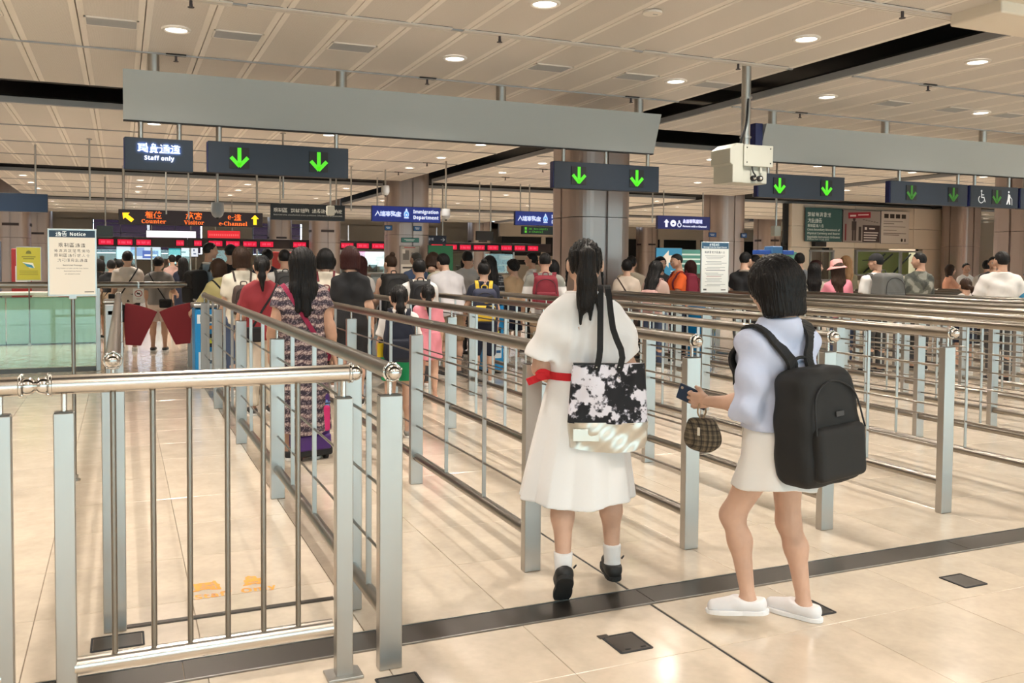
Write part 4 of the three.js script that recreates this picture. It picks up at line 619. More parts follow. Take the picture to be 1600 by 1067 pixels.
function surface(f, cell, pad = 0.03, color) {       // surface nets on a grid over the field's box
  const lo = f.lo.map((v) => v - pad), n = [0, 1, 2].map((i) => Math.ceil((f.hi[i] + pad - lo[i]) / cell) + 2), [nx, ny, nz] = n, val = new Float32Array(nx * ny * nz);
  for (let k = 0, i = 0; k < nz; k++) for (let j = 0; j < ny; j++) for (let q = 0; q < nx; q++, i++) val[i] = f(lo[0] + q * cell, lo[1] + j * cell, lo[2] + k * cell);
  const id = new Int32Array(nx * ny * nz).fill(-1), pos = [], idx = [], S = [1, nx, nx * ny];
  const corner = []; for (let c = 0; c < 8; c++) corner.push((c & 1) * S[0] + ((c >> 1) & 1) * S[1] + ((c >> 2) & 1) * S[2]);
  for (let k = 0; k < nz - 1; k++) for (let j = 0; j < ny - 1; j++) for (let q = 0; q < nx - 1; q++) {
    const i = q + j * nx + k * S[2]; let m = 0;
    for (let c = 0; c < 8; c++) if (val[i + corner[c]] < 0) m |= 1 << c;
    if (m === 0 || m === 255) continue;
    let x = 0, y = 0, z = 0, e = 0;
    for (let a = 0; a < 8; a++) for (let ax = 0; ax < 3; ax++) { const b = a | (1 << ax); if (b === a || ((m >> a) & 1) === ((m >> b) & 1)) continue; const va = val[i + corner[a]], vb = val[i + corner[b]], t = va / (va - vb); x += (a & 1) + (ax === 0 ? t : 0); y += ((a >> 1) & 1) + (ax === 1 ? t : 0); z += ((a >> 2) & 1) + (ax === 2 ? t : 0); e++; }
    id[i] = pos.length / 3; pos.push(lo[0] + (q + x / e) * cell, lo[1] + (j + y / e) * cell, lo[2] + (k + z / e) * cell);
  }
  for (let k = 1; k < nz - 1; k++) for (let j = 1; j < ny - 1; j++) for (let q = 1; q < nx - 1; q++) {
    const i = q + j * nx + k * S[2], s = val[i] < 0;
    for (let ax = 0; ax < 3; ax++) { if ((val[i + S[ax]] < 0) === s) continue; const u = S[(ax + 1) % 3], v = S[(ax + 2) % 3], a = id[i], b = id[i - u], c = id[i - u - v], d = id[i - v]; s ? idx.push(a, b, c, a, c, d) : idx.push(a, c, b, a, d, c); }
  }
  const g = new THREE.BufferGeometry(), N = pos.length / 3, uv = new Float32Array(N * 2);
  g.setAttribute('position', new THREE.Float32BufferAttribute(pos, 3)); g.setIndex(idx);
  for (let i = 0; i < N; i++) { uv[2 * i] = pos[3 * i] + pos[3 * i + 2] * 0.7; uv[2 * i + 1] = pos[3 * i + 1]; }
  g.setAttribute('uv', new THREE.BufferAttribute(uv, 2)); g.computeVertexNormals();
  if (color) { const c = new Float32Array(N * 3); for (let i = 0; i < N; i++) c.set(color(pos[3 * i], pos[3 * i + 1], pos[3 * i + 2]), 3 * i); g.setAttribute('color', new THREE.BufferAttribute(c, 3)); }
  return g;
}
const bare = (g) => { const q = g.clone(); for (const k of Object.keys(q.attributes)) if (!['position', 'normal', 'uv'].includes(k)) q.deleteAttribute(k); return q; };
const fuse = (list) => mergeGeometries(list.map(bare));

// head, hair, hand and shoe templates (looking along -z)
const skull = ell([0, 0.018, 0.006], [0.075, 0.094, 0.096]);
const headField = (() => {
  const base = blend([skull, cone([0, -0.035, -0.035], [0, -0.078, -0.056], 0.056, 0.028), cone([0.03, -0.03, -0.04], [-0.03, -0.03, -0.04], 0.042), cone([0, -0.05, 0.022], [0, -0.19, 0.03], 0.05, 0.054)], 0.03);
  const add = [cone([0, 0.004, -0.090], [0, -0.024, -0.105], 0.007, 0.0115), cone([0.012, -0.026, -0.094], [-0.012, -0.026, -0.094], 0.008), cone([0.016, -0.052, -0.087], [-0.016, -0.052, -0.087], 0.0075), cone([0.04, 0.022, -0.082], [-0.04, 0.022, -0.082], 0.008)];
  const ears = [-1, 1].map((s) => ell([s * 0.079, -0.008, 0.012], [0.010, 0.030, 0.019])), eyes = [-1, 1].map((s) => ell([s * 0.031, 0.004, -0.096], [0.017, 0.011, 0.014]));
  return within(base, [-0.095, -0.19, -0.125], [0.095, 0.12, 0.11], (x, y, z) => { let d = base(x, y, z); for (const a of add) d = smin(d, a(x, y, z), 0.012); for (const e of ears) d = smin(d, e(x, y, z), 0.008); for (const e of eyes) d = smax(d, -e(x, y, z), 0.008); return Math.max(d, -0.185 - y); });
})();
const headGeo = surface(headField, 0.0065), headFine = surface(headField, 0.0042);
const strands = (x, y, z, a = 0.0022) => a * (Math.sin(x * 310 + Math.sin(y * 23) * 1.5) * 0.6 + Math.sin(Math.atan2(x, z) * 46 + y * 9) * 0.6);
function hairField(style) {
  const cap = ell([0, 0.022, 0.010], [0.086, 0.104, 0.106]), full = ell([0, 0.018, 0.014], [0.098, 0.112, 0.112]);
  const line = (x, y, z, front, backY) => { const t = clamp((z + 0.07) / 0.13, 0, 1); return lerp(front, backY, t * t * (3 - 2 * t)) - y; };
  const face = (x, y, z, w = 0.064, top = 0.062) => Math.max(Math.abs(x) - w, y - top + x * x * 4, z + 0.035);
  const S = {
    short: () => within(cap, null, null, (x, y, z) => smax(cap(x, y, z) + strands(x, y, z), line(x, y, z, 0.066, -0.07), 0.02)),
    crop: () => { const c = ell([0, 0.02, 0.008], [0.080, 0.100, 0.102]); return within(c, null, null, (x, y, z) => smax(c(x, y, z) + strands(x, y, z, 0.0012), line(x, y, z, 0.07, -0.045), 0.015)); },
    curly: () => { const c = ell([0, 0.028, 0.012], [0.105, 0.112, 0.112]); return within(c, null, null, (x, y, z) => smax(c(x, y, z) + 0.006 * Math.sin(x * 120) * Math.sin(y * 120 + 1) * Math.sin(z * 120), line(x, y, z, 0.06, -0.075), 0.02)); },
    tied: () => { const c = ell([0, 0.02, 0.010], [0.082, 0.101, 0.104]); return within(c, null, null, (x, y, z) => smax(c(x, y, z) + strands(x, y, z), line(x, y, z, 0.066, -0.085), 0.02)); },
    bob: () => { const low = blend([cone([0.048, 0.0, 0.03], [0.055, -0.095, 0.025], 0.052, 0.048), cone([-0.048, 0.0, 0.03], [-0.055, -0.095, 0.025], 0.052, 0.048), cone([0.03, 0, 0.06], [0.035, -0.11, 0.055], 0.052, 0.046), cone([-0.03, 0, 0.06], [-0.035, -0.11, 0.055], 0.052, 0.046)], 0.04), b = blend([full, low], 0.03); return within(b, null, [0.12, 0.14, 0.14], (x, y, z) => smax(smax(b(x, y, z) + strands(x, y, z), -face(x, y, z), 0.012), -0.128 - y, 0.012)); },
    long: () => { const low = blend([-1, 1].flatMap((s) => [cone([s * 0.045, 0.0, 0.03], [s * 0.06, -0.2, 0.055], 0.055, 0.048), cone([s * 0.06, -0.2, 0.055], [s * 0.055, -0.36, 0.085], 0.048, 0.03)]).concat([cone([0, 0, 0.06], [0.0, -0.24, 0.085], 0.055, 0.042), cone([0, -0.24, 0.085], [0.01, -0.40, 0.1], 0.042, 0.024)]), 0.03), b = blend([full, low], 0.03); return within(b, null, null, (x, y, z) => smax(b(x, y, z) + strands(x, y, z, 0.004), -face(x, y, z), 0.012)); },
    ponytail: () => { const t = S.tied(), p = blend([cone([0, 0.045, 0.10], [0, 0.01, 0.135], 0.022, 0.03), cone([0, 0.01, 0.135], [0, -0.11, 0.14], 0.034, 0.034), cone([0, -0.11, 0.14], [0.008, -0.25, 0.115], 0.034, 0.012)], 0.03), b = blend([t, p], 0.015); return within(b, null, null, (x, y, z) => b(x, y, z) + strands(x, y, z, 0.002)); },
    bun: () => { const t = S.tied(), p = ell([0, 0.118, 0.065], [0.038, 0.034, 0.038]); return blend([t, p], 0.015); },
    tails: () => { const t = S.tied(); return blend([t, cone([0.0, 0.0, 0.1], [0.03, -0.03, 0.16], 0.024, 0.03), cone([0.03, -0.03, 0.16], [0.05, -0.16, 0.16], 0.03, 0.012)], 0.015); },
  };
  return S[style]();
}
const hairGeo = {};
const hairOf = (style) => hairGeo[style] ??= surface(hairField(style), 0.007);
const handGeo = {};
function handOf(side, curl = 25, thumb = 0, cell = 0.0042) {
  const key = [side, curl, thumb, cell].join();
  if (handGeo[key]) return handGeo[key];
  const prims = [], c = curl * D2R;
  [[-0.031, 0.070], [-0.0105, 0.078], [0.0105, 0.073], [0.030, 0.057]].forEach(([z, L], i) => {
    let p = [0, -0.088 + 0.006 * Math.abs(i - 1.3), z], a = c * (0.45 + 0.08 * i);
    prims.push(cone([0, -0.004, z * 0.55], p, 0.0165, 0.0115));
    [0.45, 0.31, 0.24].forEach((s, k) => { const q = [p[0] - s * L * Math.sin(a) * side, p[1] - s * L * Math.cos(a), p[2] + z * 0.06]; prims.push(cone(p, q, 0.0088 - k * 0.0008, 0.0082 - k * 0.0008)); p = q; a += c * 1.1; });
  });
  const th = thumb * D2R, tdir = [-side * 0.35 - side * Math.sin(th) * 0.5, -0.8, -0.62], tb = [-side * 0.006, -0.022, -0.026], t1 = [tb[0] + tdir[0] * 0.04, tb[1] + tdir[1] * 0.038, tb[2] + tdir[2] * 0.042], t2 = [t1[0] - side * 0.012, t1[1] - 0.028, t1[2] - 0.008];
  const f1 = blend(prims.slice(0), 0.006), f2 = blend([cone([0, -0.01, -0.008], tb, 0.017, 0.014), cone(tb, t1, 0.0135, 0.0105), cone(t1, t2, 0.0105, 0.0085)], 0.008), wr = cone([0, 0.02, 0], [0, -0.02, 0], 0.021, 0.02);
  return handGeo[key] = surface(blend([f1, f2, wr], 0.008), cell, 0.02);
}
const shoeGeo = (() => {
  const up = blend([cone([0, 0.042, 0.052], [0, 0.052, -0.02], 0.037, 0.038), cone([0, 0.048, -0.02], [0, 0.032, -0.145], 0.040, 0.030), cone([0, 0.05, 0.035], [0, 0.085, 0.035], 0.035, 0.036)], 0.03);
  return surface(within(up, null, null, (x, y, z) => smax(smax(up(x, y, z), 0.012 - y, 0.01), y - 0.066 - 2.4 * (z - 0.03) * (z - 0.03), 0.006)), 0.006);
})();
const soleGeo = (() => { const s = new THREE.Shape(); s.moveTo(0, 0.095); s.bezierCurveTo(0.045, 0.095, 0.040, 0.02, 0.038, -0.02); s.bezierCurveTo(0.046, -0.08, 0.05, -0.175, 0, -0.182); s.bezierCurveTo(-0.046, -0.178, -0.046, -0.08, -0.036, -0.02); s.bezierCurveTo(-0.040, 0.02, -0.045, 0.095, 0, 0.095); return new THREE.ExtrudeGeometry(s, { depth: 0.016, bevelEnabled: true, bevelSize: 0.002, bevelThickness: 0.002, bevelSegments: 1, curveSegments: 8 }).rotateX(Math.PI / 2).translate(0, 0.019, 0); })();

const skinTex = noiseTex(128, (u, v) => { const n = 0.95 + 0.08 * (fbm(u, v, 6, 90) - 0.5); return [n, n * 0.985, n * 0.97]; }, 3, true);
const skinMat = (c) => phys({ color: lin(...c), map: skinTex, roughness: 0.55, sheen: 0.15, sheenColor: lin(0.9, 0.6, 0.5) });
const SKIN = [skinMat([0.64, 0.41, 0.305]), skinMat([0.55, 0.335, 0.24]), skinMat([0.68, 0.46, 0.35])];
const weave = noiseTex(128, (u, v) => 0.5 + 0.3 * Math.sin(u * 64 * 6.283) * Math.sin(v * 64 * 6.283) + 0.3 * (fbm(u, v, 6, 33) - 0.5), 6);
const clothCache = {};
const cloth = (c, o) => clothCache[c.join() + (o ? JSON.stringify(o) : '')] ??= phys({ color: lin(...c), roughness: 0.85, bumpMap: weave, bumpScale: 0.0012, sheen: 0.05, sheenColor: lin(0.6, 0.6, 0.6), sheenRoughness: 0.6, ...o });
const painted = phys({ vertexColors: true, roughness: 0.85, bumpMap: weave, bumpScale: 0.0012 });
const hairTex = noiseTex(128, (u, v) => 0.5 + 0.5 * (vnoise(u, v, 64, 4, 5) - 0.5) + 0.3 * (vnoise(u, v, 128, 6, 7) - 0.5), 6);
const HAIR = { black: phys({ color: lin(0.008, 0.007, 0.007), specularIntensity: 0.45, roughness: 0.48, bumpMap: hairTex, bumpScale: 0.004 }), brown: phys({ color: lin(0.035, 0.018, 0.011), specularIntensity: 0.4, roughness: 0.5, bumpMap: hairTex, bumpScale: 0.004 }), red: phys({ color: lin(0.036, 0.010, 0.009), specularIntensity: 0.4, roughness: 0.5, bumpMap: hairTex, bumpScale: 0.004 }), blonde: std({ color: lin(0.25, 0.13, 0.05), roughness: 0.5, bumpMap: hairTex, bumpScale: 0.004 }), grey: std({ color: lin(0.07, 0.065, 0.06), roughness: 0.6, bumpMap: hairTex, bumpScale: 0.004 }) };
const eyeMat = std({ color: lin(0.01, 0.008, 0.007), roughness: 0.2 }), eyeWhite = std({ color: lin(0.6, 0.57, 0.53), roughness: 0.3 }), lipMat = std({ color: lin(0.32, 0.09, 0.08), roughness: 0.5 });
const eyeGeo = ball(0.0075, 0, 0, 0, 10), eyeWGeo = ball(0.0118, 0, 0, 0, 10);

function skeleton(o) {
  const h = o.h, f = o.f ? 1 : 0, w = o.build ?? 1, hs = (0.62 + 0.38 * h / 1.66) * (o.headScale ?? 1), J = { h, w, hs };
  const lean = (o.lean ?? 0) * D2R, side = (o.side ?? 0) * D2R, twist = (o.twist ?? 0) * D2R;
  const T = new THREE.Matrix4().makeRotationY(twist).multiply(new THREE.Matrix4().makeRotationX(-lean)).multiply(new THREE.Matrix4().makeRotationZ(-side));
  J.T = T; const P = [0, 0.53 * h, 0], tor = (x, y, z) => { const v = new V3(x, y, z).applyMatrix4(T); return [v.x, v.y + P[1], v.z]; };
  J.tor = tor; J.pel = P; J.up = new V3(0, 1, 0).applyMatrix4(T).toArray(); J.fw = new V3(0, 0, -1).applyMatrix4(T).toArray();
  J.sw = (f ? 0.087 : 0.103) * h * (0.5 + 0.5 * w);
  J.neck = tor(0, 0.300 * h, 0.012 * h);
  const [hy, hp, hr] = o.head ?? [0, 0, 0], hq = new THREE.Matrix4().makeRotationY(hy * D2R).multiply(new THREE.Matrix4().makeRotationX(-hp * D2R)).multiply(new THREE.Matrix4().makeRotationZ((hr ?? 0) * D2R));
  const hl = (0.47 * h - 0.112 * hs) - 0.300 * h, hv = new V3(0, hl, -0.02 * h * Math.sin(hp * D2R) - 0.012 * h).applyMatrix4(new THREE.Matrix4().makeRotationX(-lean * 0.6 - hp * 0.4 * D2R));
  J.head = [J.neck[0] + hv.x, J.neck[1] + hv.y, J.neck[2] + hv.z];
  J.H = new THREE.Matrix4().makeTranslation(...J.head).multiply(hq).multiply(new THREE.Matrix4().makeScale(hs, hs, hs));
  for (const s of [-1, 1]) {
    const k = s < 0 ? 'L' : 'R', [ap, ao, ab, ai] = o['arm' + k] ?? [4, 7, 14, 0], ar = (a) => a * D2R;
    const S = tor(s * J.sw, 0.250 * h, 0), ua = 0.160 * h, fa = 0.142 * h;
    const dir = (p, out) => { const v = [s * Math.sin(ar(out)) * Math.cos(ar(p)), -Math.cos(ar(out)) * Math.cos(ar(p)), -Math.sin(ar(p))]; return v; };
    const d1 = dir(ap, ao), E = S.map((v, i) => v + d1[i] * ua), v2 = new V3(...dir(ap + ab, ao * 0.6)).applyAxisAngle(new V3(0, 1, 0), s * ar(ai)), d2 = v2.toArray(), W = E.map((v, i) => v + d2[i] * fa);
    Object.assign(J, { ['sh' + k]: S, ['el' + k]: E, ['wr' + k]: W, ['fd' + k]: d2 });
    const [lp, lk, lo, fp] = o['leg' + k] ?? [0, 0, 2, 0], H = [s * 0.05 * h, 0.505 * h, 0], th = 0.236 * h, sh = 0.229 * h;
    const t1 = [s * Math.sin(ar(lo)) * Math.cos(ar(lp)), -Math.cos(ar(lo)) * Math.cos(ar(lp)), -Math.sin(ar(lp))], K = H.map((v, i) => v + t1[i] * th), sp = lp - lk, t2 = [s * Math.sin(ar(lo * 0.3)) * Math.cos(ar(sp)), -Math.cos(ar(sp)), -Math.sin(ar(sp))], A = K.map((v, i) => v + t2[i] * sh);
    Object.assign(J, { ['hip' + k]: H, ['kn' + k]: K, ['an' + k]: A, ['fp' + k]: fp ?? 0 });
  }
  J.drop = 0; J.fyL = o.footYawL; J.fyR = o.footYawR;
  const sole = (k) => J['an' + k][1] - 0.04 * h - Math.max(0, Math.sin(J['fp' + k] * D2R)) * 0.13;
  J.drop = Math.min(sole('L'), sole('R'));
  return J;
}
function limbs(J) {
  const h = J.h, w = J.w, b = [];
  const T = (x, y, z) => J.tor(x * h, y * h, z * h), tr = [];
  for (const s of [-1, 1]) tr.push(cone(T(s * 0.042, -0.015, 0.004), T(s * 0.036, 0.085, 0), 0.062 * h * w, 0.050 * h * w), cone(T(s * 0.036, 0.085, 0), T(s * 0.044, 0.20, -0.004), 0.050 * h * w, 0.060 * h * w), cone(T(s * 0.044, 0.20, -0.002), T(s * (J.sw / h - 0.024), 0.232, 0.004), 0.055 * h * w, 0.034 * h * w));
  tr.push(cone(T(0.03, -0.02, 0.022), T(-0.03, -0.02, 0.022), 0.052 * h * w), cone(T(0, 0.25, 0.004), T(0, 0.30, 0.012), 0.040 * h, 0.033 * h));
  for (const s of [-1, 1]) tr.push(cone(T(0, 0.314, 0.012), T(s * J.sw / h * 0.88, 0.252, 0.004), 0.024 * h, 0.028 * h * w));
  const arm = {}, leg = {};
  for (const k of ['L', 'R']) {
    const S = J['sh' + k], E = J['el' + k], W = J['wr' + k], mid = E.map((v, i) => lerp(v, W[i], 0.3)), K = J['kn' + k], A = J['an' + k], H = J['hip' + k], calf = K.map((v, i) => lerp(v, A[i], 0.3) + (i === 2 ? 0.008 * h : 0)), toe = J['fp' + k] * D2R, fy = (J['fy' + k] ?? 0) * D2R;
    arm[k] = [cone(S, E, 0.030 * h * w, 0.0225 * h), cone(E, mid, 0.0225 * h, 0.0225 * h), cone(mid, W, 0.0225 * h, 0.0145 * h)];
    leg[k] = [cone(H, K, 0.052 * h * w, 0.0315 * h), cone(K, calf, 0.030 * h, 0.0295 * h), cone(calf, A, 0.0295 * h, 0.0185 * h), cone([A[0], A[1] - 0.012 * h, A[2]], [A[0] - 0.075 * h * Math.sin(fy), A[1] - 0.026 * h - 0.07 * Math.sin(toe), A[2] - 0.075 * h * Math.cos(toe) * Math.cos(fy)], 0.018 * h, 0.009 * h)];
  }
  return { tr, arm, leg };
}
const M4 = (p, q, s = 1) => new THREE.Matrix4().compose(new V3(...p), q ?? new THREE.Quaternion(), new V3(s, s, s));
function person(o) {
  const t = thing('person', o.label, 'person', [o.x, 0, o.z], (o.turn ?? 0) * D2R), J = skeleton(o), B = limbs(J), h = o.h, cell = o.cell ?? 0.018;
  const root = new THREE.Matrix4().makeTranslation(0, -J.drop, 0), put = (g) => g.applyMatrix4(root);
  const P = (name, g, m, label) => part(name, put(g), m, t, label);
  // skin: one surface, with the head's and hands' finer grids in it
  const all = blend([...B.tr, ...B.arm.L, ...B.arm.R, ...B.leg.L, ...B.leg.R], 0.025 * h);
  const pieces = [surface(all, cell), (o.fine ? headFine : headGeo).clone().applyMatrix4(J.H)];
  for (const s of [-1, 1]) { const k = s < 0 ? 'L' : 'R', q = new THREE.Quaternion().setFromUnitVectors(new V3(0, -1, 0), new V3(...J['fd' + k])), roll = new THREE.Quaternion().setFromAxisAngle(new V3(...J['fd' + k]), (o['roll' + k] ?? 0) * D2R); pieces.push(handOf(s, o['curl' + k] ?? 28, 0, o.fine ? 0.0036 : 0.0055).clone().applyMatrix4(M4(J['wr' + k], roll.multiply(q), h / 1.72))); }
  P('body', fuse(pieces), SKIN[o.skin ?? 0]);
  // hair, eyes
  if (o.hair) P('hair', (o.hairGeo ?? hairOf(o.hair[0])).clone().applyMatrix4(J.H), HAIR[o.hair[1] ?? 'black']);
  if (o.face) for (const s of [-1, 1]) { P('eye', eyeWGeo.clone().translate(s * 0.031, 0.004, -0.081).applyMatrix4(J.H), eyeWhite); P('iris', eyeGeo.clone().translate(s * 0.031, 0.004, -0.0875).applyMatrix4(J.H), eyeMat); P('eyebrow', bar([s * 0.018, 0.021, -0.090], [s * 0.045, 0.022, -0.082], 0.003, 6).applyMatrix4(J.H), HAIR.black); }
  if (o.face) P('mouth', ball(0.006, 0, 0, 0, 10).scale(2.6, 0.9, 0.8).translate(0, -0.052, -0.0925).applyMatrix4(J.H), lipMat);
  if (o.glasses) P('glasses', [-1, 1].flatMap((s) => [new THREE.TorusGeometry(0.019, 0.002, 6, 16).translate(s * 0.03, 0.004, -0.1), bar([s * 0.05, 0.006, -0.098], [s * 0.078, 0.006, 0.0], 0.002, 6)]).concat([bar([-0.011, 0.006, -0.1], [0.011, 0.006, -0.1], 0.002, 6)]).map((g) => g.applyMatrix4(J.H)), M.black);
  if (o.cap) { const c = new THREE.SphereGeometry(0.104, 20, 10, 0, Math.PI * 2, 0, Math.PI / 2).scale(0.88, 1.0, 1.02).translate(0, 0.028, 0.008), v = cyl(0.075, 0.008, 0, 0, 0, 20).scale(1, 1, 1.2).translate(0, 0.04, -0.09); P('cap', join([c, v].map((g) => g.applyMatrix4(J.H))), cloth(o.cap)); }
  if (o.bucket) P('hat', new THREE.LatheGeometry([[0, 0.155], [0.05, 0.152], [0.085, 0.135], [0.098, 0.06], [0.105, 0.045], [0.15, 0.012], [0.152, 0.006], [0.105, 0.038], [0.0, 0.05]].map((p) => new THREE.Vector2(...p)), 24).translate(0, 0.0, 0.005).applyMatrix4(new THREE.Matrix4().multiplyMatrices(J.H, new THREE.Matrix4().makeRotationZ(0.12))), cloth(o.bucket));
  // clothes
  const loose = (list, d) => list.map((f) => within(f, f.lo.map((v) => v - d), f.hi.map((v) => v + d), (x, y, z) => f(x, y, z) - d));
  const axis = (x, y, z) => (x - J.pel[0]) * J.up[0] + (y - J.pel[1]) * J.up[1] + (z - J.pel[2]) * J.up[2];
  const fold = (x, y, z, a) => a * (Math.sin(y * 38 + x * 17 + Math.sin(z * 19) * 1.3) + 0.7 * Math.sin(y * 21 - x * 33 + z * 15));
  const neckHole = cone(J.tor(0, 0.312 * h, 0.004 * h), J.tor(0, 0.38 * h, 0.02 * h), 0.037 * h, 0.045 * h);
  if (o.top) {
    const d = (o.top.loose ?? 0.014) * (o.fine ? 1 : 0.75), parts = [blend(loose(B.tr, d), 0.03)], sl = o.top.sleeve ?? 0.5;
    for (const s of [-1, 1]) { const k = s < 0 ? 'L' : 'R', S = J['sh' + k], E = J['el' + k], W = J['wr' + k]; if (sl <= 0) continue;
      const cut = (A, C, u, r0, r1) => { const e = A.map((v, i) => lerp(v, C[i], u)), L = Math.hypot(...A.map((v, i) => C[i] - v)), n = A.map((v, i) => (C[i] - v) / L), f = cone(A, C, r0, r1), far = A.map((v, i) => lerp(v, C[i], Math.min(1, u + 0.1))); return within(f, f.lo, f.hi, (x, y, z) => smax(f(x, y, z), (x - e[0]) * n[0] + (y - e[1]) * n[1] + (z - e[2]) * n[2], 0.006)); };
      const fl = o.top.flare ?? 0.012;
      if (sl <= 1) parts.push(cut(S, E, sl, 0.030 * h * J.w + d, 0.026 * h + d + fl)); else parts.push(cone(S, E, 0.030 * h * J.w + d, 0.025 * h + d), cut(E, W, sl - 1, 0.024 * h + d, 0.019 * h + d)); }
    const base = blend(parts, 0.03), hem = (o.top.hem ?? -0.05) * h, nk = 0.318 * h;
    const f = within(base, null, null, (x, y, z) => { const a = axis(x, y, z); let v = base(x, y, z) + fold(x, y, z, o.top.folds ?? 0.0028) + (o.top.gather ?? 0) * Math.sin(x * 105 + 0.8 * Math.sin(y * 14)) * clamp((nk - a) * 8, 0, 1) * clamp(1.4 - Math.abs(x) * 9, 0, 1); v = smax(v, hem - a, 0.008); v = smax(v, a - nk, 0.012); return smax(v, -neckHole(x, y, z), 0.008); });
    f.lo = [f.lo[0], Math.max(f.lo[1], J.pel[1] - 0.25 * h), f.lo[2]];
    P(o.top.name ?? 'shirt', surface(f, o.clothCell ?? cell * 0.85, 0.03, o.top.paint && ((x, y, z) => o.top.paint(x / h, y / h, z / h))), o.top.paint ? painted : cloth(o.top.c, o.top.mat));
    if (o.top.collar) { const c = o.top.collar, g = new THREE.TorusGeometry(0.043 * h, 0.013 * h, 8, 22).scale(1.12, 1, 0.75).rotateX(Math.PI / 2 - 0.25).translate(0, 0.296 * h, 0.008 * h).applyMatrix4(new THREE.Matrix4().makeTranslation(...J.pel).multiply(J.T)); P('collar', g, cloth(c)); }
    if (o.top.flatCollar) { const cc = J.tor(0, 0.318 * h, 0.0), R = o.top.flatCollar, q = within(f, [cc[0] - R, cc[1] - R, cc[2] - R], [cc[0] + R, cc[1] + R * 0.6, cc[2] + R], (x, y, z) => smax(f(x, y, z) - 0.007, Math.hypot(x - cc[0], (y - cc[1]) * 1.1, z - cc[2]) - R - 0.006 * Math.cos(4 * Math.atan2(x - cc[0], z - cc[2])), 0.004)); P('collar', surface(q, 0.006, 0.02), cloth(o.top.c)); }
    if (o.top.trim) for (const k of ['L', 'R']) { const S = J['sh' + k], E = J['el' + k], e = S.map((v, i) => lerp(v, E[i], sl - 0.06)), e2 = S.map((v, i) => lerp(v, E[i], sl + 0.01)); P('sleeve_trim', bar(e, e2, 0.026 * h + d + 0.013, 16), cloth(o.top.trim)); }
    J.topField = f;
  }
  if (o.bottom) {
    const b = o.bottom, d = b.loose ?? 0.013;
    if (b.type === 'skirt') {
      const y0 = J.pel[1] + (b.waist ?? 0.075) * h, y1 = J.pel[1] - (b.len ?? 0.2) * h, r0 = b.r0 ?? 0.09, r1 = b.r1 ?? 0.125, n = b.pleats ?? 0, thighs = blend([B.leg.L[0], B.leg.R[0], B.tr[0], B.tr[3]], 0.03);
      const f = (x, y, z) => { const u = clamp((y0 - y) / (y0 - y1), 0, 1.1), rx = lerp(r0, r1, Math.pow(u, 0.8)) * h, rz = lerp(r0 * 0.82, r1 * 0.88, Math.pow(u, 0.8)) * h, a = Math.atan2(z, x - (b.dx ?? 0) * u), pl = n ? 1 + u * (0.13 * Math.abs(((a * n / Math.PI / 2 + 0.15 * Math.sin(a * 2)) % 1 + 1) % 1 * 2 - 1) - 0.03 + 0.035 * Math.sin(a * 3 + 0.7)) : 1 + 0.05 * u * Math.sin(a * 7 + 1); const xo = x - (b.dx ?? 0) * u; let q = (Math.hypot(xo / rx, z / rz) / pl - 1) * Math.min(rx, rz) * 0.8; if (!n) q = smin(q, thighs(x, y, z) - 0.012, 0.03); return smax(smax(q, y - y0, 0.01), y1 - y + 0.01 * Math.sin(a * 3), 0.006); };
      f.lo = [-r1 * h * 1.15 - 0.05, y1 - 0.02, -r1 * h - 0.05]; f.hi = [r1 * h * 1.15 + 0.03, y0, r1 * h + 0.03];
      P('skirt', surface(f, o.clothCell ?? cell * 0.85, 0.03, b.paint && ((x, y, z) => b.paint(x / h, y / h, z / h))), b.paint ? painted : cloth(b.c, b.mat));
    } else {
      const len = b.len ?? 1.93, hip = loose([B.tr[0], B.tr[3], B.tr[6]], d), parts = [];
      for (const k of ['L', 'R']) { const H = J['hip' + k], K = J['kn' + k], A = J['an' + k], th = loose([cone(H, K, 0.054 * h * J.w, 0.036 * h + (b.wide ?? 0))], d)[0], u = Math.min(len, 1), e = H.map((v, i) => lerp(v, K[i], u)), L = Math.hypot(...H.map((v, i) => K[i] - v)), n = H.map((v, i) => (K[i] - v) / L);
        parts.push(len < 1 ? within(th, null, null, (x, y, z) => smax(th(x, y, z), (x - e[0]) * n[0] + (y - e[1]) * n[1] + (z - e[2]) * n[2], 0.006)) : th);
        if (len > 1) { const sn = loose([cone(K, A, 0.035 * h + (b.wide ?? 0), 0.026 * h + (b.wide ?? 0))], d)[0], e2 = K.map((v, i) => lerp(v, A[i], len - 1)); parts.push(within(sn, null, null, (x, y, z) => smax(sn(x, y, z), e2[1] - y, 0.006))); } }
      const base = blend([...hip, ...parts], 0.025), top = J.pel[1] + 0.075 * h;
      P(len < 1.2 ? 'shorts' : 'trousers', surface(within(base, null, null, (x, y, z) => smax(base(x, y, z) + fold(x, y, z, 0.0025), y - top, 0.01)), o.clothCell ?? cell * 0.9), cloth(b.c, b.mat));
    }
  }
  // shoes
  if (o.shoes) for (const k of ['L', 'R']) { const A = J['an' + k], s = h / 1.68 * (o.f ? 1.02 : 1.05), q = new THREE.Quaternion().setFromEuler(new THREE.Euler(-J['fp' + k] * D2R, (o['footYaw' + k] ?? 0) * D2R, 0, 'YXZ')), off = new V3(0, -0.04 * h, 0.02 - 0.03 * s).applyQuaternion(q), m = M4([A[0] + off.x, A[1] + off.y, A[2] + off.z], q, s), sh = P('shoe', shoeGeo.clone().applyMatrix4(m), cloth(o.shoes, { roughness: 0.6 })); part('sole', put(soleGeo.clone().applyMatrix4(m)), o.sole ? cloth(o.sole) : M.white, sh); }
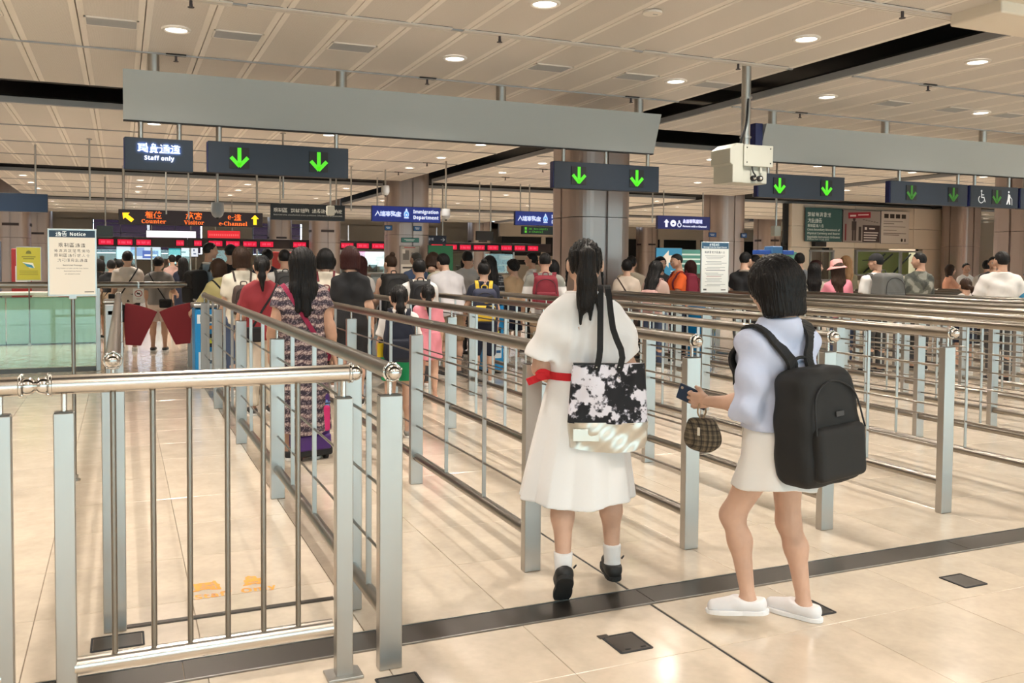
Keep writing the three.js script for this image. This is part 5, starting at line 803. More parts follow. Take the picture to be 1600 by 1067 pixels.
  if (o.socks) for (const k of ['L', 'R']) { const A = J['an' + k], K = J['kn' + k], u = A.map((v, i) => lerp(v, K[i], o.sockLen ?? 0.2)), g = blend(B.leg[k].slice(1), 0.02); P('sock', surface(within(g, [A[0] - 0.1, A[1] - 0.07, A[2] - 0.16], [A[0] + 0.1, u[1] + 0.02, A[2] + 0.12], (x, y, z) => smax(g(x, y, z) - 0.0075, y - u[1], 0.005)), 0.007, 0.01), cloth(o.socks)); }
  t.updateMatrix(); J.world = t.matrix.clone().multiply(root); J.root = root; J.t = t;
  return J;
}
// things worn on the body: straps follow the clothes by marching rays from inside the chest
function strapPath(J, f, c, uDir, vDir, a0, a1, n, gap = 0.006) {
  const out = [];
  for (let i = 0; i <= n; i++) { const a = lerp(a0, a1, i / n) * D2R, d = uDir.map((v, k) => v * Math.cos(a) + vDir[k] * Math.sin(a)); let s = 0.02; for (let k = 0; k < 60; k++) { const v = f(c[0] + d[0] * s, c[1] + d[1] * s, c[2] + d[2] * s); if (v > -0.001) break; s += Math.max(0.004, -v * 0.7); } out.push(d.map((v, k) => c[k] + v * (s + gap))); }
  return out;
}
function ribbon(pts, width, across, thick = 0.006, closed = false) {    // flat strap along a path
  const c = new THREE.CatmullRomCurve3(pts.map((p) => new V3(...p)), closed), n = pts.length * 2, pos = [], idx = [], W = new V3(...across).normalize();
  for (let i = 0; i <= n; i++) { const p = c.getPoint(i / n), tg = c.getTangent(i / n), w = W.clone().addScaledVector(tg, -W.dot(tg)).normalize(), nn = new V3().crossVectors(tg, w).multiplyScalar(thick / 2); w.multiplyScalar(width / 2); for (const [a, b] of [[1, 1], [-1, 1], [-1, -1], [1, -1]]) pos.push(p.x + w.x * a + nn.x * b, p.y + w.y * a + nn.y * b, p.z + w.z * a + nn.z * b); }
  for (let i = 0; i < n; i++) for (let k = 0; k < 4; k++) { const a = i * 4 + k, b = i * 4 + (k + 1) % 4; idx.push(a, b, b + 4, a, b + 4, a + 4); }
  const g = new THREE.BufferGeometry(); g.setAttribute('position', new THREE.Float32BufferAttribute(pos, 3)); g.setAttribute('uv', new THREE.Float32BufferAttribute(new Float32Array(pos.length / 3 * 2), 2)); g.setIndex(idx);
  const q = g.toNonIndexed(); q.computeVertexNormals(); return q;
}
function backpack(J, o) {
  const h = J.h, W = o.w ?? 0.29, H = o.hgt ?? 0.42, D = o.d ?? 0.17, t = thing('backpack', o.label, 'backpack'), m = cloth(o.c, { roughness: 0.75 }), m2 = cloth(o.c2 ?? o.c.map((v) => v * 0.75), { roughness: 0.75 });
  const [wp, wq] = [new V3(), new THREE.Quaternion()]; J.world.decompose(wp, wq, new V3()); t.position.copy(wp); t.quaternion.copy(wq);
  const back = strapPath(J, J.topField, J.tor(0, 0.17 * h, 0), [0, 0, 1], [0, 1, 0], 0, 1, 1)[0], c0 = new V3(0, (o.y ?? 0.165) * h, 0), gap = (back[2] - J.tor(0, 0.17 * h, 0)[2]) + D / 2 - 0.004 - (o.press ?? 0);
  const rb = (w2, h2, d2, r) => (x, y, z) => { const qx = Math.abs(x) - w2 / 2 + r, qy = Math.abs(y) - h2 / 2 + r, qz = Math.abs(z) - d2 / 2 + r; return Math.hypot(Math.max(qx, 0), Math.max(qy, 0), Math.max(qz, 0)) + Math.min(Math.max(qx, qy, qz), 0) - r; };
  const main0 = rb(W, H, D, 0.06), main = (x, y, z) => main0(x * (1 + 0.35 * Math.max(0, y / H)), y, z + 0.10 * Math.max(0, y) * (z > 0 ? 1 : 0)) + 0.003 * Math.sin(y * 40 + x * 20) * Math.sin(x * 31); main.lo = [-W / 2, -H / 2, -D / 2]; main.hi = [W / 2, H / 2, D / 2];
  const F = new THREE.Matrix4().makeTranslation(...J.pel).multiply(J.T).multiply(new THREE.Matrix4().makeTranslation(o.dx ?? 0, c0.y, gap + 0.005)).multiply(new THREE.Matrix4().makeRotationX(o.tilt ?? 0.06));
  const G = (g) => g.applyMatrix4(F).applyMatrix4(J.root.clone());
  part('main_bag', G(surface(main, o.cell ?? 0.014)), m, t);
  const pk = rb(W * 0.78, H * 0.46, 0.07, 0.028), pkf = (x, y, z) => pk(x, y, z); pkf.lo = [-W * 0.4, -H * 0.24, -0.04]; pkf.hi = [W * 0.4, H * 0.24, 0.04];
  part('front_pocket', G(surface(pkf, o.cell ?? 0.012).translate(0, -H * 0.2, D / 2)), m2, t); part('zip', G(tube([[-W * 0.4, -H * 0.02, D / 2 + 0.02], [-W * 0.3, H * 0.30, D / 2 - 0.005], [0, H * 0.40, D / 2 - 0.02], [W * 0.3, H * 0.30, D / 2 - 0.005], [W * 0.4, -H * 0.02, D / 2 + 0.02]], 0.004, 20, 5)), M.black, t);
  part('handle', G(tube([[-0.035, H / 2 - 0.01, -D / 2 + 0.04], [-0.03, H / 2 + 0.03, -D / 2 + 0.03], [0.03, H / 2 + 0.03, -D / 2 + 0.03], [0.035, H / 2 - 0.01, -D / 2 + 0.04]], 0.007, 12, 6)), m2, t);
  for (const s of [-1, 1]) { const p = []; for (let i = 0; i <= 18; i++) { const a = lerp(o.sa ?? 42, 215, i / 18), c = J.tor(s * J.sw * lerp(0.45, o.so ?? 0.68, clamp((a - 5) / 75, 0, 1)), 0.19 * h, 0); p.push(strapPath(J, J.topField, c, J.fw.map((v) => -v), J.up, a, a, 1)[0]); } part('strap', ribbon(p, o.strap ?? 0.045, [1, 0, 0], 0.012).applyMatrix4(J.root.clone()), m2, t); }
  if (o.stripes) for (const [y, s] of [[-0.10, 1], [0.0, -1], [0.09, 1]]) part('stripe', G(rbox(W * 0.34, 0.05, 0.02, W * 0.2 , y * 1.0, D / 2 + (y < 0.05 ? 0.03 : 0.0), 0.008).rotateZ(0.25 * s)), cloth(o.stripes), t);
  if (o.mark) part('mark', G(rbox(0.045, 0.022, 0.006, W * 0.05, H * 0.12, D / 2 + 0.001, 0.003)), cloth(o.mark), t);
  return t;
}
function crossbody(J, o) {            // strap round the trunk with a small bag
  const t = thing(o.name ?? 'shoulder_bag', o.label, 'bag'), [wp, wq] = [new V3(), new THREE.Quaternion()], h = J.h, s = o.side ?? 1; J.world.decompose(wp, wq, new V3()); t.position.copy(wp); t.quaternion.copy(wq);
  const c = J.tor(0, 0.15 * h, 0), ud = new V3(s * 0.52, 0.85, 0).normalize().toArray();
  if (!o.noStrap) part('strap', ribbon(strapPath(J, J.topField, c, [0, 0, 1], ud, o.a0 ?? 0, o.a1 ?? 360, 30, 0.005), o.w ?? 0.022, [0.85, -s * 0.52, 0], 0.005).applyMatrix4(J.root.clone()), cloth(o.c), t);
  const bx = o.bag ?? [0.2, 0.15, 0.07], p = o.at ?? [-s * 0.085 * h, -0.02 * h, 0.075 * h], q = J.tor(...p);
  part('pouch', rbox(bx[0], bx[1], bx[2], q[0], q[1], q[2], 0.025, 3).applyMatrix4(J.root.clone()), cloth(o.c2 ?? o.c), t);
  part('flap', rbox(bx[0] * 1.02, bx[1] * 0.4, bx[2] * 1.08, q[0], q[1] + bx[1] * 0.3, q[2], 0.02, 2).applyMatrix4(J.root.clone()), cloth(o.c), t);
  return t;
}
// ---------------------------------------------------------------- the waiting crowd
const C = { white: [0.70, 0.68, 0.66], cream: [0.64, 0.59, 0.49], black: [0.011, 0.011, 0.013], navy: [0.010, 0.014, 0.032], red: [0.24, 0.022, 0.03], maroon: [0.17, 0.012, 0.022], mustard: [0.44, 0.38, 0.17], grey: [0.22, 0.215, 0.20], dgrey: [0.05, 0.05, 0.052], pink: [0.74, 0.26, 0.32], beige: [0.50, 0.35, 0.21], khaki: [0.40, 0.35, 0.27], blue: [0.12, 0.18, 0.34], lblue: [0.22, 0.29, 0.36], orange: [0.75, 0.12, 0.02], jeans: [0.05, 0.075, 0.14], peach: [0.72, 0.36, 0.24], brown: [0.07, 0.045, 0.035], green: [0.01, 0.30, 0.11], tan: [0.30, 0.21, 0.13] };
const fwd = [25, 6, 75, 18], hold = [12, 8, 95, 25], dn = [3, 8, 16, 4];
const pants = (c, len = 1.92) => ({ type: 'pants', c, len }), shorts = (c, len = 0.85) => ({ type: 'pants', c, len, loose: 0.018 }), skirt = (c, len = 0.2) => ({ type: 'skirt', c, len });
const dressPaint = (x, y, z) => { const b = Math.sin(y * 150 + Math.sin(x * 110) * 0.5), n = hash(Math.floor(x * 260), Math.floor(y * 280), Math.floor(z * 80)), m = hash(Math.floor(x * 400), Math.floor(y * 150), 3); return b > 0.45 ? (n > 0.5 ? [0.48, 0.38, 0.35] : [0.16, 0.10, 0.11]) : b > -0.3 ? (m > 0.7 ? [0.20, 0.14, 0.15] : [0.05, 0.032, 0.045]) : (n > 0.75 ? [0.22, 0.17, 0.19] : [0.028, 0.02, 0.034]); };
const camo = (x, y, z) => { const n = Math.sin(x * 40 + Math.sin(y * 33) * 2) + Math.sin(y * 47 + Math.sin(z * 39 + x * 20) * 2); return n > 0.7 ? [0.30, 0.30, 0.26] : n > -0.4 ? [0.115, 0.12, 0.10] : [0.05, 0.055, 0.048]; };
const stripes = (x, y) => (Math.sin(y * 280) > 0.75 ? [0.28, 0.28, 0.29] : [0.012, 0.012, 0.015]);
const greyTop = (x, y) => (y > 0.735 ? [0.24, 0.24, 0.215] : [0.70, 0.68, 0.66]);
const roses = (x, y, z) => (hash(Math.floor(x * 130), Math.floor(y * 130), Math.floor(z * 130)) > 0.7 ? [0.45, 0.20, 0.20] : [0.60, 0.36, 0.34]);

// queue in the lane right of the corner railing
let J = person({ label: 'boy in a pale blue polo with white collar, turned to the right', x: 1.2, z: -13.9, h: 1.80, turn: -64, head: [-12, 2], hair: ['crop'], face: true, skin: 1, top: { c: C.lblue, sleeve: 0.62, collar: C.white, trim: C.white }, bottom: pants(C.navy), shoes: C.white });
backpack(J, { label: 'bulky black backpack on the boy in the pale blue polo', c: C.black, w: 0.34, hgt: 0.5, d: 0.26, y: 0.11 });
person({ label: 'tall person in black with a black cap behind the boy in blue', x: 1.55, z: -14.5, h: 1.78, turn: -8, hair: ['crop'], cap: C.black, top: { c: C.black, sleeve: 0.6 }, bottom: pants(C.black), shoes: C.black });
J = person({ label: 'short woman in a mustard top with brown hair bending to the left', x: 1.25, z: -12.15, h: 1.57, turn: 22, f: 1, lean: 12, side: -7, head: [8, 8], armL: [20, 25, 40, 5], hair: ['bob', 'brown'], top: { c: C.mustard, sleeve: 1.35, loose: 0.02 }, bottom: pants(C.dgrey), shoes: C.black });
crossbody(J, { name: 'shoulder_bag', label: 'thin black shoulder strap and pouch on the mustard top', c: C.black, side: -1 });
J = person({ label: 'woman in a cream tee with long brown hair carrying a brown backpack', x: 1.25, z: -10.62, h: 1.69, turn: 4, f: 1, head: [0, 6], armR: [10, 12, 60, 20], hair: ['bob', 'brown'], top: { c: C.cream, sleeve: 0.7, loose: 0.02 }, bottom: pants(C.jeans), shoes: C.white });
backpack(J, { label: 'brown leather backpack with tan straps on the cream tee', c: [0.055, 0.035, 0.028], c2: [0.045, 0.03, 0.025], w: 0.27, hgt: 0.34, d: 0.13, y: 0.12, strap: 0.02, mark: C.cream });
J = person({ label: 'woman in a red tee with a black ponytail', x: 1.29, z: -9.26, h: 1.59, turn: 6, f: 1, build: 1.0, head: [-14, 4], armL: [8, 14, 30, 5], armR: [15, 12, 60, 20], hair: ['ponytail'], top: { c: C.red, sleeve: 0.75, loose: 0.02, hem: -0.06 }, bottom: pants(C.cream), shoes: C.dgrey });
crossbody(J, { label: 'black crossbody strap and pouch on the red tee', c: C.black, side: 1 });
const rb = thing('tote_bag', 'bright red tote bag held low beside the woman in the red tee', 'bag', [1.50, 0, -8.95]);
part('bag_body', rbox(0.30, 0.34, 0.1, 0, 0.62, 0, 0.03, 2), cloth([0.62, 0.02, 0.03]), rb); for (const z of [-0.03, 0.03]) part('handle', tube([[-0.08, 0.78, z], [-0.05, 0.94, z * 0.3], [0.05, 0.94, z * 0.3], [0.08, 0.78, z]], 0.008, 14, 6), cloth([0.62, 0.02, 0.03]), rb); part('patch', box(0.16, 0.14, 0.004, 0, 0.58, 0.052), M.white, rb);
person({ label: 'man in a dark shirt seen between the red tee and the grey backpack', x: 2.1, z: -14.5, h: 1.73, turn: -20, head: [20, 0], hair: ['short'], top: { c: C.navy, sleeve: 0.6, collar: C.navy }, bottom: pants(C.black), shoes: C.black });
J = person({ label: 'man in a white shirt with short cropped hair and a grey backpack', x: 1.98, z: -12.15, h: 1.69, turn: -4, armL: hold, hair: ['crop'], skin: 1, top: { c: C.white, sleeve: 0.7, collar: C.white, loose: 0.02 }, bottom: pants(C.navy), shoes: C.black });
backpack(J, { label: 'dark grey backpack on the man in the white shirt', c: C.dgrey, w: 0.3, hgt: 0.44 });
J = person({ label: 'woman with long loose black hair in a purple and white patterned dress', x: 1.28, z: -7.05, h: 1.63, turn: -2, f: 1, build: 1.08, cell: 0.012, clothCell: 0.007, head: [6, 2], armL: [-6, 16, 35, 12], armR: [-4, 15, 12, 0], hair: ['long'], skin: 1, top: { name: 'dress_top', paint: dressPaint, sleeve: 0.42, loose: 0.02, hem: -0.04, flare: 0.02 }, bottom: { type: 'skirt', paint: dressPaint, len: 0.40, r0: 0.105, r1: 0.135 }, shoes: C.black });
crossbody(J, { label: 'raspberry shoulder strap and bag across the patterned dress', c: [0.24, 0.012, 0.05], side: -1, w: 0.035, bag: [0.22, 0.16, 0.07], at: [0.10 * 1.63, -0.03 * 1.63, -0.1 * 1.63] });
const su = thing('suitcase', 'purple and pink child suitcase with flower stickers behind the front barrier', 'suitcase', [1.33, 0, -7.02], 0.25);
const purple = std({ color: lin(0.065, 0.018, 0.17), roughness: 0.5 }), hot = std({ color: lin(0.62, 0.02, 0.16), roughness: 0.5 });
part('shell', rbox(0.30, 0.46, 0.2, 0, 0.30, 0, 0.06, 3), purple, su); part('front_pocket', rbox(0.25, 0.2, 0.05, 0, 0.32, 0.1, 0.022, 2), hot, su); part('lower_pocket', rbox(0.27, 0.12, 0.04, 0, 0.14, 0.1, 0.018, 2), purple, su); part('base', rbox(0.31, 0.07, 0.22, 0, 0.065, 0, 0.02), M.black, su); part('zip', box(0.26, 0.008, 0.006, 0, 0.435, 0.102), M.dark, su);
part('handle', [bar([-0.07, 0.5, -0.07], [-0.07, 0.8, -0.07], 0.008), bar([0.07, 0.5, -0.07], [0.07, 0.8, -0.07], 0.008), rbox(0.18, 0.03, 0.03, 0, 0.81, -0.07, 0.012)], M.dark, su); for (const x of [-0.11, 0.11]) part('wheel', cyl(0.03, 0.03, 0, 0, 0, 16).rotateZ(Math.PI / 2).translate(x, 0.03, 0.06), M.black, su);
const petal = (x, y, z, m, r) => part('flower_sticker', [0, 1, 2, 3, 4].map((i) => ball(r, 0, 0, 0, 8).scale(1, 1.7, 0.25).translate(0, r * 1.6, 0).rotateZ(i * 1.257).translate(x, y, z)), m, su);
petal(0.0, 0.34, 0.128, std({ color: lin(0.75, 0.32, 0.02), roughness: 0.5 }), 0.018); petal(-0.06, 0.47, 0.103, std({ color: lin(0.7, 0.12, 0.35), roughness: 0.5 }), 0.012); petal(0.05, 0.465, 0.103, std({ color: lin(0.75, 0.45, 0.05), roughness: 0.5 }), 0.011); petal(0.10, 0.43, 0.1, std({ color: lin(0.2, 0.35, 0.7), roughness: 0.5 }), 0.010);
// queue in the next lanes
J = person({ label: 'woman in a white tee with a black bob and a maroon backpack', x: 2.22, z: -10.7, h: 1.68, turn: -8, f: 1, build: 1.05, head: [0, 6], armR: [8, 14, 25, 5], hair: ['bob'], top: { c: C.cream, sleeve: 0.72, loose: 0.022, trim: C.dgrey }, bottom: pants(C.black), shoes: C.white });
backpack(J, { label: 'maroon backpack on the woman with the black bob', c: C.maroon, w: 0.32, hgt: 0.36, y: 0.09, strap: 0.025 });
person({ label: 'woman in a black tee with a reddish brown bob', x: 2.24, z: -9.5, h: 1.69, turn: -16, f: 1, build: 0.98, head: [-6, 4], armR: [-4, 12, 18, 4], hair: ['bob', 'red'], top: { c: C.black, sleeve: 0.72, loose: 0.016 }, bottom: shorts(C.black), shoes: C.black });
person({ label: 'man in a white striped collar shirt, half hidden behind the reddish bob', x: 2.72, z: -12.9, h: 1.62, turn: 60, hair: ['short'], skin: 1, top: { c: C.white, sleeve: 0.7, collar: C.white }, bottom: pants(C.black), shoes: C.black });
person({ label: 'woman with long brown hair falling over a white top, next to the reddish bob', x: 3.09, z: -12.5, h: 1.61, turn: -30, f: 1, hair: ['long', 'red'], top: { c: C.white, sleeve: 0.6 }, bottom: pants(C.jeans), shoes: C.white });
J = person({ label: 'woman in a black sleeveless top with a top bun', x: 3.34, z: -11.85, h: 1.63, turn: 2, f: 1, head: [14, 6], armL: [6, 12, 50, 10], hair: ['bun', 'brown'], top: { c: C.black, sleeve: 0.0 }, bottom: pants(C.black), shoes: C.white });
backpack(J, { label: 'large black backpack on the woman with the top bun', c: [0.016, 0.016, 0.017], w: 0.38, hgt: 0.5, d: 0.24 });
person({ label: 'grey-haired man in a blue shirt by the grey poster column', x: 4.35, z: -13.95, h: 1.70, turn: 20, hair: ['crop', 'grey'], skin: 1, top: { c: C.blue, sleeve: 0.65, collar: C.blue, loose: 0.02 }, bottom: pants(C.dgrey), shoes: C.black });
J = person({ label: 'boy in a white shirt with a hood and a black backpack', x: 3.32, z: -10.5, h: 1.57, turn: -12, head: [4, 8], armL: [10, 20, 50, 10], hair: ['short'], top: { c: C.white, sleeve: 1.4, loose: 0.022, collar: C.grey }, bottom: pants(C.dgrey), shoes: C.white });
backpack(J, { label: 'black backpack with a small white mark on the boy in white', c: C.black, w: 0.27, hgt: 0.44, mark: C.white });
J = person({ label: 'small child in green shorts with a high ponytail and a white tee', x: 2.22, z: -7.6, h: 1.33, turn: -12, cell: 0.013, f: 1, headScale: 1.05, head: [0, 10], armL: [8, 12, 30, 5], armR: [10, 12, 30, 8], hair: ['ponytail'], top: { c: C.white, sleeve: 0.72, loose: 0.018 }, bottom: shorts(C.green, 0.55), shoes: C.grey });
backpack(J, { label: 'navy backpack on the small child in green shorts', c: C.navy, w: 0.29, hgt: 0.4, d: 0.16, y: 0.13 });
const wb = thing('water_bottle', 'small yellow bottle beside the navy backpack', 'bottle', [2.03, 0.78, -7.5]); part('bottle', cyl(0.03, 0.12, 0, 0, 0, 14), cloth([0.75, 0.55, 0.02]), wb); part('cap', cyl(0.02, 0.03, 0, 0.075, 0, 12), M.black, wb);
person({ label: 'child in a pink tee with a dark ponytail behind the second railing', x: 3.12, z: -9.55, h: 1.29, turn: -16, f: 1, headScale: 1.05, head: [0, 4], hair: ['ponytail'], top: { c: C.pink, sleeve: 0.7, loose: 0.02, hem: -0.09 }, bottom: skirt(C.pink, 0.17), shoes: C.peach });
person({ label: 'woman in a cream top with light brown hair looking down', x: 4.14, z: -12.3, h: 1.68, turn: 45, f: 1, head: [-75, 28], armL: hold, armR: hold, hair: ['bob', 'brown'], top: { c: C.cream, sleeve: 1.2, loose: 0.02 }, bottom: shorts(C.grey), shoes: C.white });
person({ label: 'man bending forward in a loose white tee', x: 4.10, z: -11.5, h: 1.70, turn: 10, build: 1.08, lean: 22, head: [10, 18], armL: [30, 12, 50, 15], armR: [5, 14, 20, 0], hair: ['short'], top: { c: [0.58, 0.56, 0.58], sleeve: 0.75, loose: 0.03, folds: 0.005, hem: -0.07 }, bottom: shorts(C.tan, 0.95), shoes: C.dgrey });
person({ label: 'woman with long black hair in black, far behind the loose white tee', x: 5.30, z: -14.1, h: 1.64, turn: -150, f: 1, face: true, armL: hold, armR: hold, hair: ['long'], top: { c: C.black, sleeve: 0.6 }, bottom: pants(C.black), shoes: C.black });
person({ label: 'man in a grey and white tee with a dark bag strap, above the yellow backpack', x: 5.03, z: -13.4, h: 1.72, turn: -16, head: [0, 14], armL: [4, 14, 25, 4], hair: ['short'], skin: 1, top: { c: [0.42, 0.41, 0.41], sleeve: 0.68, loose: 0.02 }, bottom: pants(C.dgrey), shoes: C.black });
J = person({ label: 'child with tied-up hair carrying the yellow and navy backpack', x: 4.16, z: -10.5, h: 1.55, turn: -18, f: 1, head: [0, 2], armL: [6, 18, 40, 4], hair: ['bun'], top: { c: C.navy, sleeve: 0.6 }, bottom: pants(C.navy, 1.0), shoes: C.white });
backpack(J, { label: 'navy backpack with bold yellow stripes', c: [0.022, 0.026, 0.055], c2: [0.62, 0.42, 0.03], w: 0.33, hgt: 0.42, d: 0.2, y: 0.12, stripes: C.black, mark: [0.62, 0.42, 0.03] });
person({ label: 'woman with long black hair in a black top with thin white stripes', x: 5.14, z: -12.6, h: 1.64, turn: -8, f: 1, side: -6, head: [10, 10], armL: [10, 20, 60, 10], hair: ['long'], top: { paint: stripes, sleeve: 0.9, loose: 0.022 }, bottom: pants(C.black), shoes: C.black });
person({ label: 'woman with short curly hair in a beige tee and black shorts', x: 5.6, z: -12.9, h: 1.58, turn: 12, f: 1, head: [20, 6], armL: hold, hair: ['curly'], top: { c: C.beige, sleeve: 0.7, loose: 0.02, hem: 0.0 }, bottom: shorts(C.navy), shoes: C.white });
person({ label: 'man in a white collared shirt turned left in front of the big column', x: 6.41, z: -14.0, h: 1.71, turn: 55, face: true, hair: ['short'], skin: 1, top: { c: C.white, sleeve: 0.7, collar: C.white }, bottom: pants(C.black), shoes: C.black });
J = person({ label: 'man in a grey and white tee with a dark red backpack', x: 5.10, z: -10.7, h: 1.67, turn: -22, build: 1.12, head: [0, 6], armL: [2, 16, 22, 2], armR: [0, 12, 12, 0], hair: ['crop'], skin: 1, top: { paint: greyTop, sleeve: 0.8, loose: 0.026 }, bottom: shorts(C.tan, 0.95), shoes: C.white });
backpack(J, { label: 'dark red backpack on the man in the grey and white tee', c: [0.20, 0.012, 0.025], c2: [0.17, 0.010, 0.022], w: 0.34, hgt: 0.44, strap: 0.055 });
person({ label: 'person in white with dark hair at the left edge of the big column', x: 5.90, z: -12.1, h: 1.58, turn: -30, f: 1, hair: ['bob'], top: { c: C.white, sleeve: 0.6 }, bottom: pants(C.black), shoes: C.black });
// right of the big column
J = person({ label: 'woman with short black hair in a pale top right of the big column', x: 7.05, z: -11.9, h: 1.60, turn: -24, f: 1, hair: ['short'], top: { c: [0.66, 0.56, 0.47], sleeve: 0.6, loose: 0.022, hem: -0.02 }, bottom: { type: 'pants', c: C.brown, len: 1.9 }, shoes: C.black });
crossbody(J, { label: 'brown patterned shoulder bag on the pale top', c: C.brown, c2: C.brown, side: -1, bag: [0.34, 0.14, 0.08], at: [0.02, 0.02, 0.15] });
person({ label: 'man in a khaki tee beside the woman in the pale top', x: 7.52, z: -12.55, h: 1.66, turn: -44, hair: ['short'], top: { c: C.khaki, sleeve: 0.7, loose: 0.022 }, bottom: pants(C.dgrey), shoes: C.black });
J = person({ label: 'girl with long black hair and bent head right of the big column', x: 7.02, z: -11.05, h: 1.58, turn: -60, f: 1, head: [-6, 18], armL: hold, armR: hold, hair: ['long'], top: { c: [0.42, 0.30, 0.26], sleeve: 0.6, loose: 0.02 }, bottom: pants(C.jeans), shoes: C.white });
backpack(J, { label: 'pale pink backpack on the girl with the bent head', c: [0.48, 0.28, 0.26], w: 0.28, hgt: 0.36, y: 0.10 });
person({ label: 'woman with long dark hair in front of the white arrow board', x: 8.49, z: -13.2, h: 1.66, turn: -170, f: 1, hair: ['long'], face: true, top: { c: C.dgrey, sleeve: 0.7 }, bottom: pants(C.black), shoes: C.black });
J = person({ label: 'man in an orange tee seen from the side, facing left', x: 8.03, z: -12.0, h: 1.70, turn: 78, head: [8, 12], face: true, armL: [20, 8, 30, 0], armR: [16, 8, 40, 6], hair: ['crop'], skin: 1, top: { c: C.orange, sleeve: 0.72, loose: 0.02 }, bottom: pants(C.navy), shoes: C.black });
backpack(J, { label: 'dark red backpack on the man in the orange tee', c: [0.19, 0.010, 0.03], w: 0.34, hgt: 0.44, d: 0.2, mark: C.white });
person({ label: 'person with brown hair behind the dark red backpack of the man in orange', x: 8.62, z: -12.5, h: 1.60, turn: -34, f: 1, hair: ['bob', 'red'], top: { c: C.maroon, sleeve: 0.6 }, bottom: pants(C.black), shoes: C.black });
J = person({ label: 'man in a black tee with a black and white scarf beside the tall notice', x: 8.95, z: -11.5, h: 1.73, turn: -50, head: [-20, 8], armL: [20, 10, 70, 20], hair: ['short'], top: { c: C.black, sleeve: 0.65, loose: 0.02, collar: [0.30, 0.26, 0.22] }, bottom: pants(C.black), shoes: C.black });
person({ label: 'dark-haired person just behind the man with the scarf', x: 9.75, z: -12.3, h: 1.70, turn: 40, hair: ['short'], top: { c: C.grey, sleeve: 0.6 }, bottom: pants(C.black), shoes: C.black });
person({ label: 'man with short black hair in grey, right of the bobbed young woman', x: 10.45, z: -12.0, h: 1.74, turn: -36, hair: ['short'], top: { c: [0.16, 0.17, 0.19], sleeve: 0.7, loose: 0.02 }, bottom: pants(C.dgrey), shoes: C.black });
J = person({ label: 'woman with long black hair in a cream lace jacket', x: 9.82, z: -11.0, h: 1.57, turn: -40, f: 1, side: 5, head: [0, 8], hair: ['long'], top: { c: [0.50, 0.45, 0.37], sleeve: 1.4, loose: 0.025 }, bottom: pants(C.black), shoes: C.black });
crossbody(J, { label: 'black bag strap across the cream lace jacket', c: C.black, side: -1 });
person({ label: 'woman with brown hair between the cream jacket and the pink hat', x: 11.0, z: -12.2, h: 1.62, turn: -120, f: 1, face: true, hair: ['long', 'red'], top: { c: C.beige, sleeve: 0.6 }, bottom: pants(C.black), shoes: C.black });
person({ label: 'woman in a pink sweater and pink hat with long brown hair', x: 9.80, z: -10.32, h: 1.60, turn: -30, f: 1, lean: 6, side: -8, head: [10, 6], armL: [16, 26, 40, 4], armR: [8, 12, 40, 8], hair: ['long', 'brown'], bucket: [0.76, 0.36, 0.34], top: { c: [0.66, 0.22, 0.29], sleeve: 1.5, loose: 0.024 }, bottom: pants(C.jeans), shoes: C.white });
person({ label: 'woman with long blonde hair behind the pink hat', x: 11.55, z: -12.1, h: 1.70, turn: -20, f: 1, hair: ['long', 'blonde'], top: { c: [0.14, 0.12, 0.07], sleeve: 0.9 }, bottom: pants(C.black), shoes: C.black });
J = person({ label: 'man with a black cap in a white tee, carrying a big grey backpack', x: 9.84, z: -9.72, h: 1.70, turn: -4, build: 1.05, head: [35, 4], armL: [4, 10, 18, 0], hair: ['crop'], cap: C.black, skin: 1, top: { c: C.white, sleeve: 0.7, loose: 0.02 }, bottom: pants(C.dgrey), shoes: C.black });
backpack(J, { label: 'big grey hiking backpack of the man with the black cap', c: [0.105, 0.105, 0.10], w: 0.42, hgt: 0.56, d: 0.28, y: 0.15, strap: 0.06 });
person({ label: 'man in a grey green camouflage tee looking left', x: 10.76, z: -9.8, h: 1.73, turn: -2, build: 1.08, head: [28, 4], face: true, armL: [6, 10, 40, 8], hair: ['crop'], skin: 1, top: { paint: camo, sleeve: 0.8, loose: 0.024 }, bottom: pants(C.dgrey), shoes: C.black });
person({ label: 'woman in a peach jacket leaning on the counter, looking right', x: 16.75, z: -14.5, h: 1.58, turn: -120, f: 1, lean: 8, face: true, armL: [40, 12, 60, 40], armR: [40, 12, 60, 40], hair: ['bob', 'brown'], top: { c: C.peach, sleeve: 1.6, loose: 0.02, collar: C.black }, bottom: pants(C.black), shoes: C.black });
person({ label: 'woman facing the camera behind the counter with her hair tied back', x: 17.42, z: -14.6, h: 1.62, turn: 160, f: 1, lean: 6, face: true, armL: [35, 14, 70, 50], armR: [35, 14, 60, 40], hair: ['tied'], skin: 1, top: { c: C.white, sleeve: 0.7, loose: 0.02 }, bottom: pants(C.black), shoes: C.black });
person({ label: 'child with dark hair tied at the side, just above the railing at right', x: 11.0, z: -9.2, h: 1.37, turn: -30, f: 1, headScale: 1.05, hair: ['tails', 'brown'], top: { c: C.white, sleeve: 0.6 }, bottom: skirt(C.navy), shoes: C.white });
J = person({ label: 'broad man in a white polo shirt near the right edge', x: 10.72, z: -8.42, h: 1.73, turn: -30, build: 1.16, head: [14, 2], armL: [10, 20, 50, 10], armR: [4, 26, 50, 0], hair: ['short'], skin: 1, top: { c: [0.68, 0.64, 0.61], sleeve: 0.85, loose: 0.03, collar: [0.68, 0.64, 0.61], folds: 0.005 }, bottom: pants(C.dgrey), shoes: C.black });
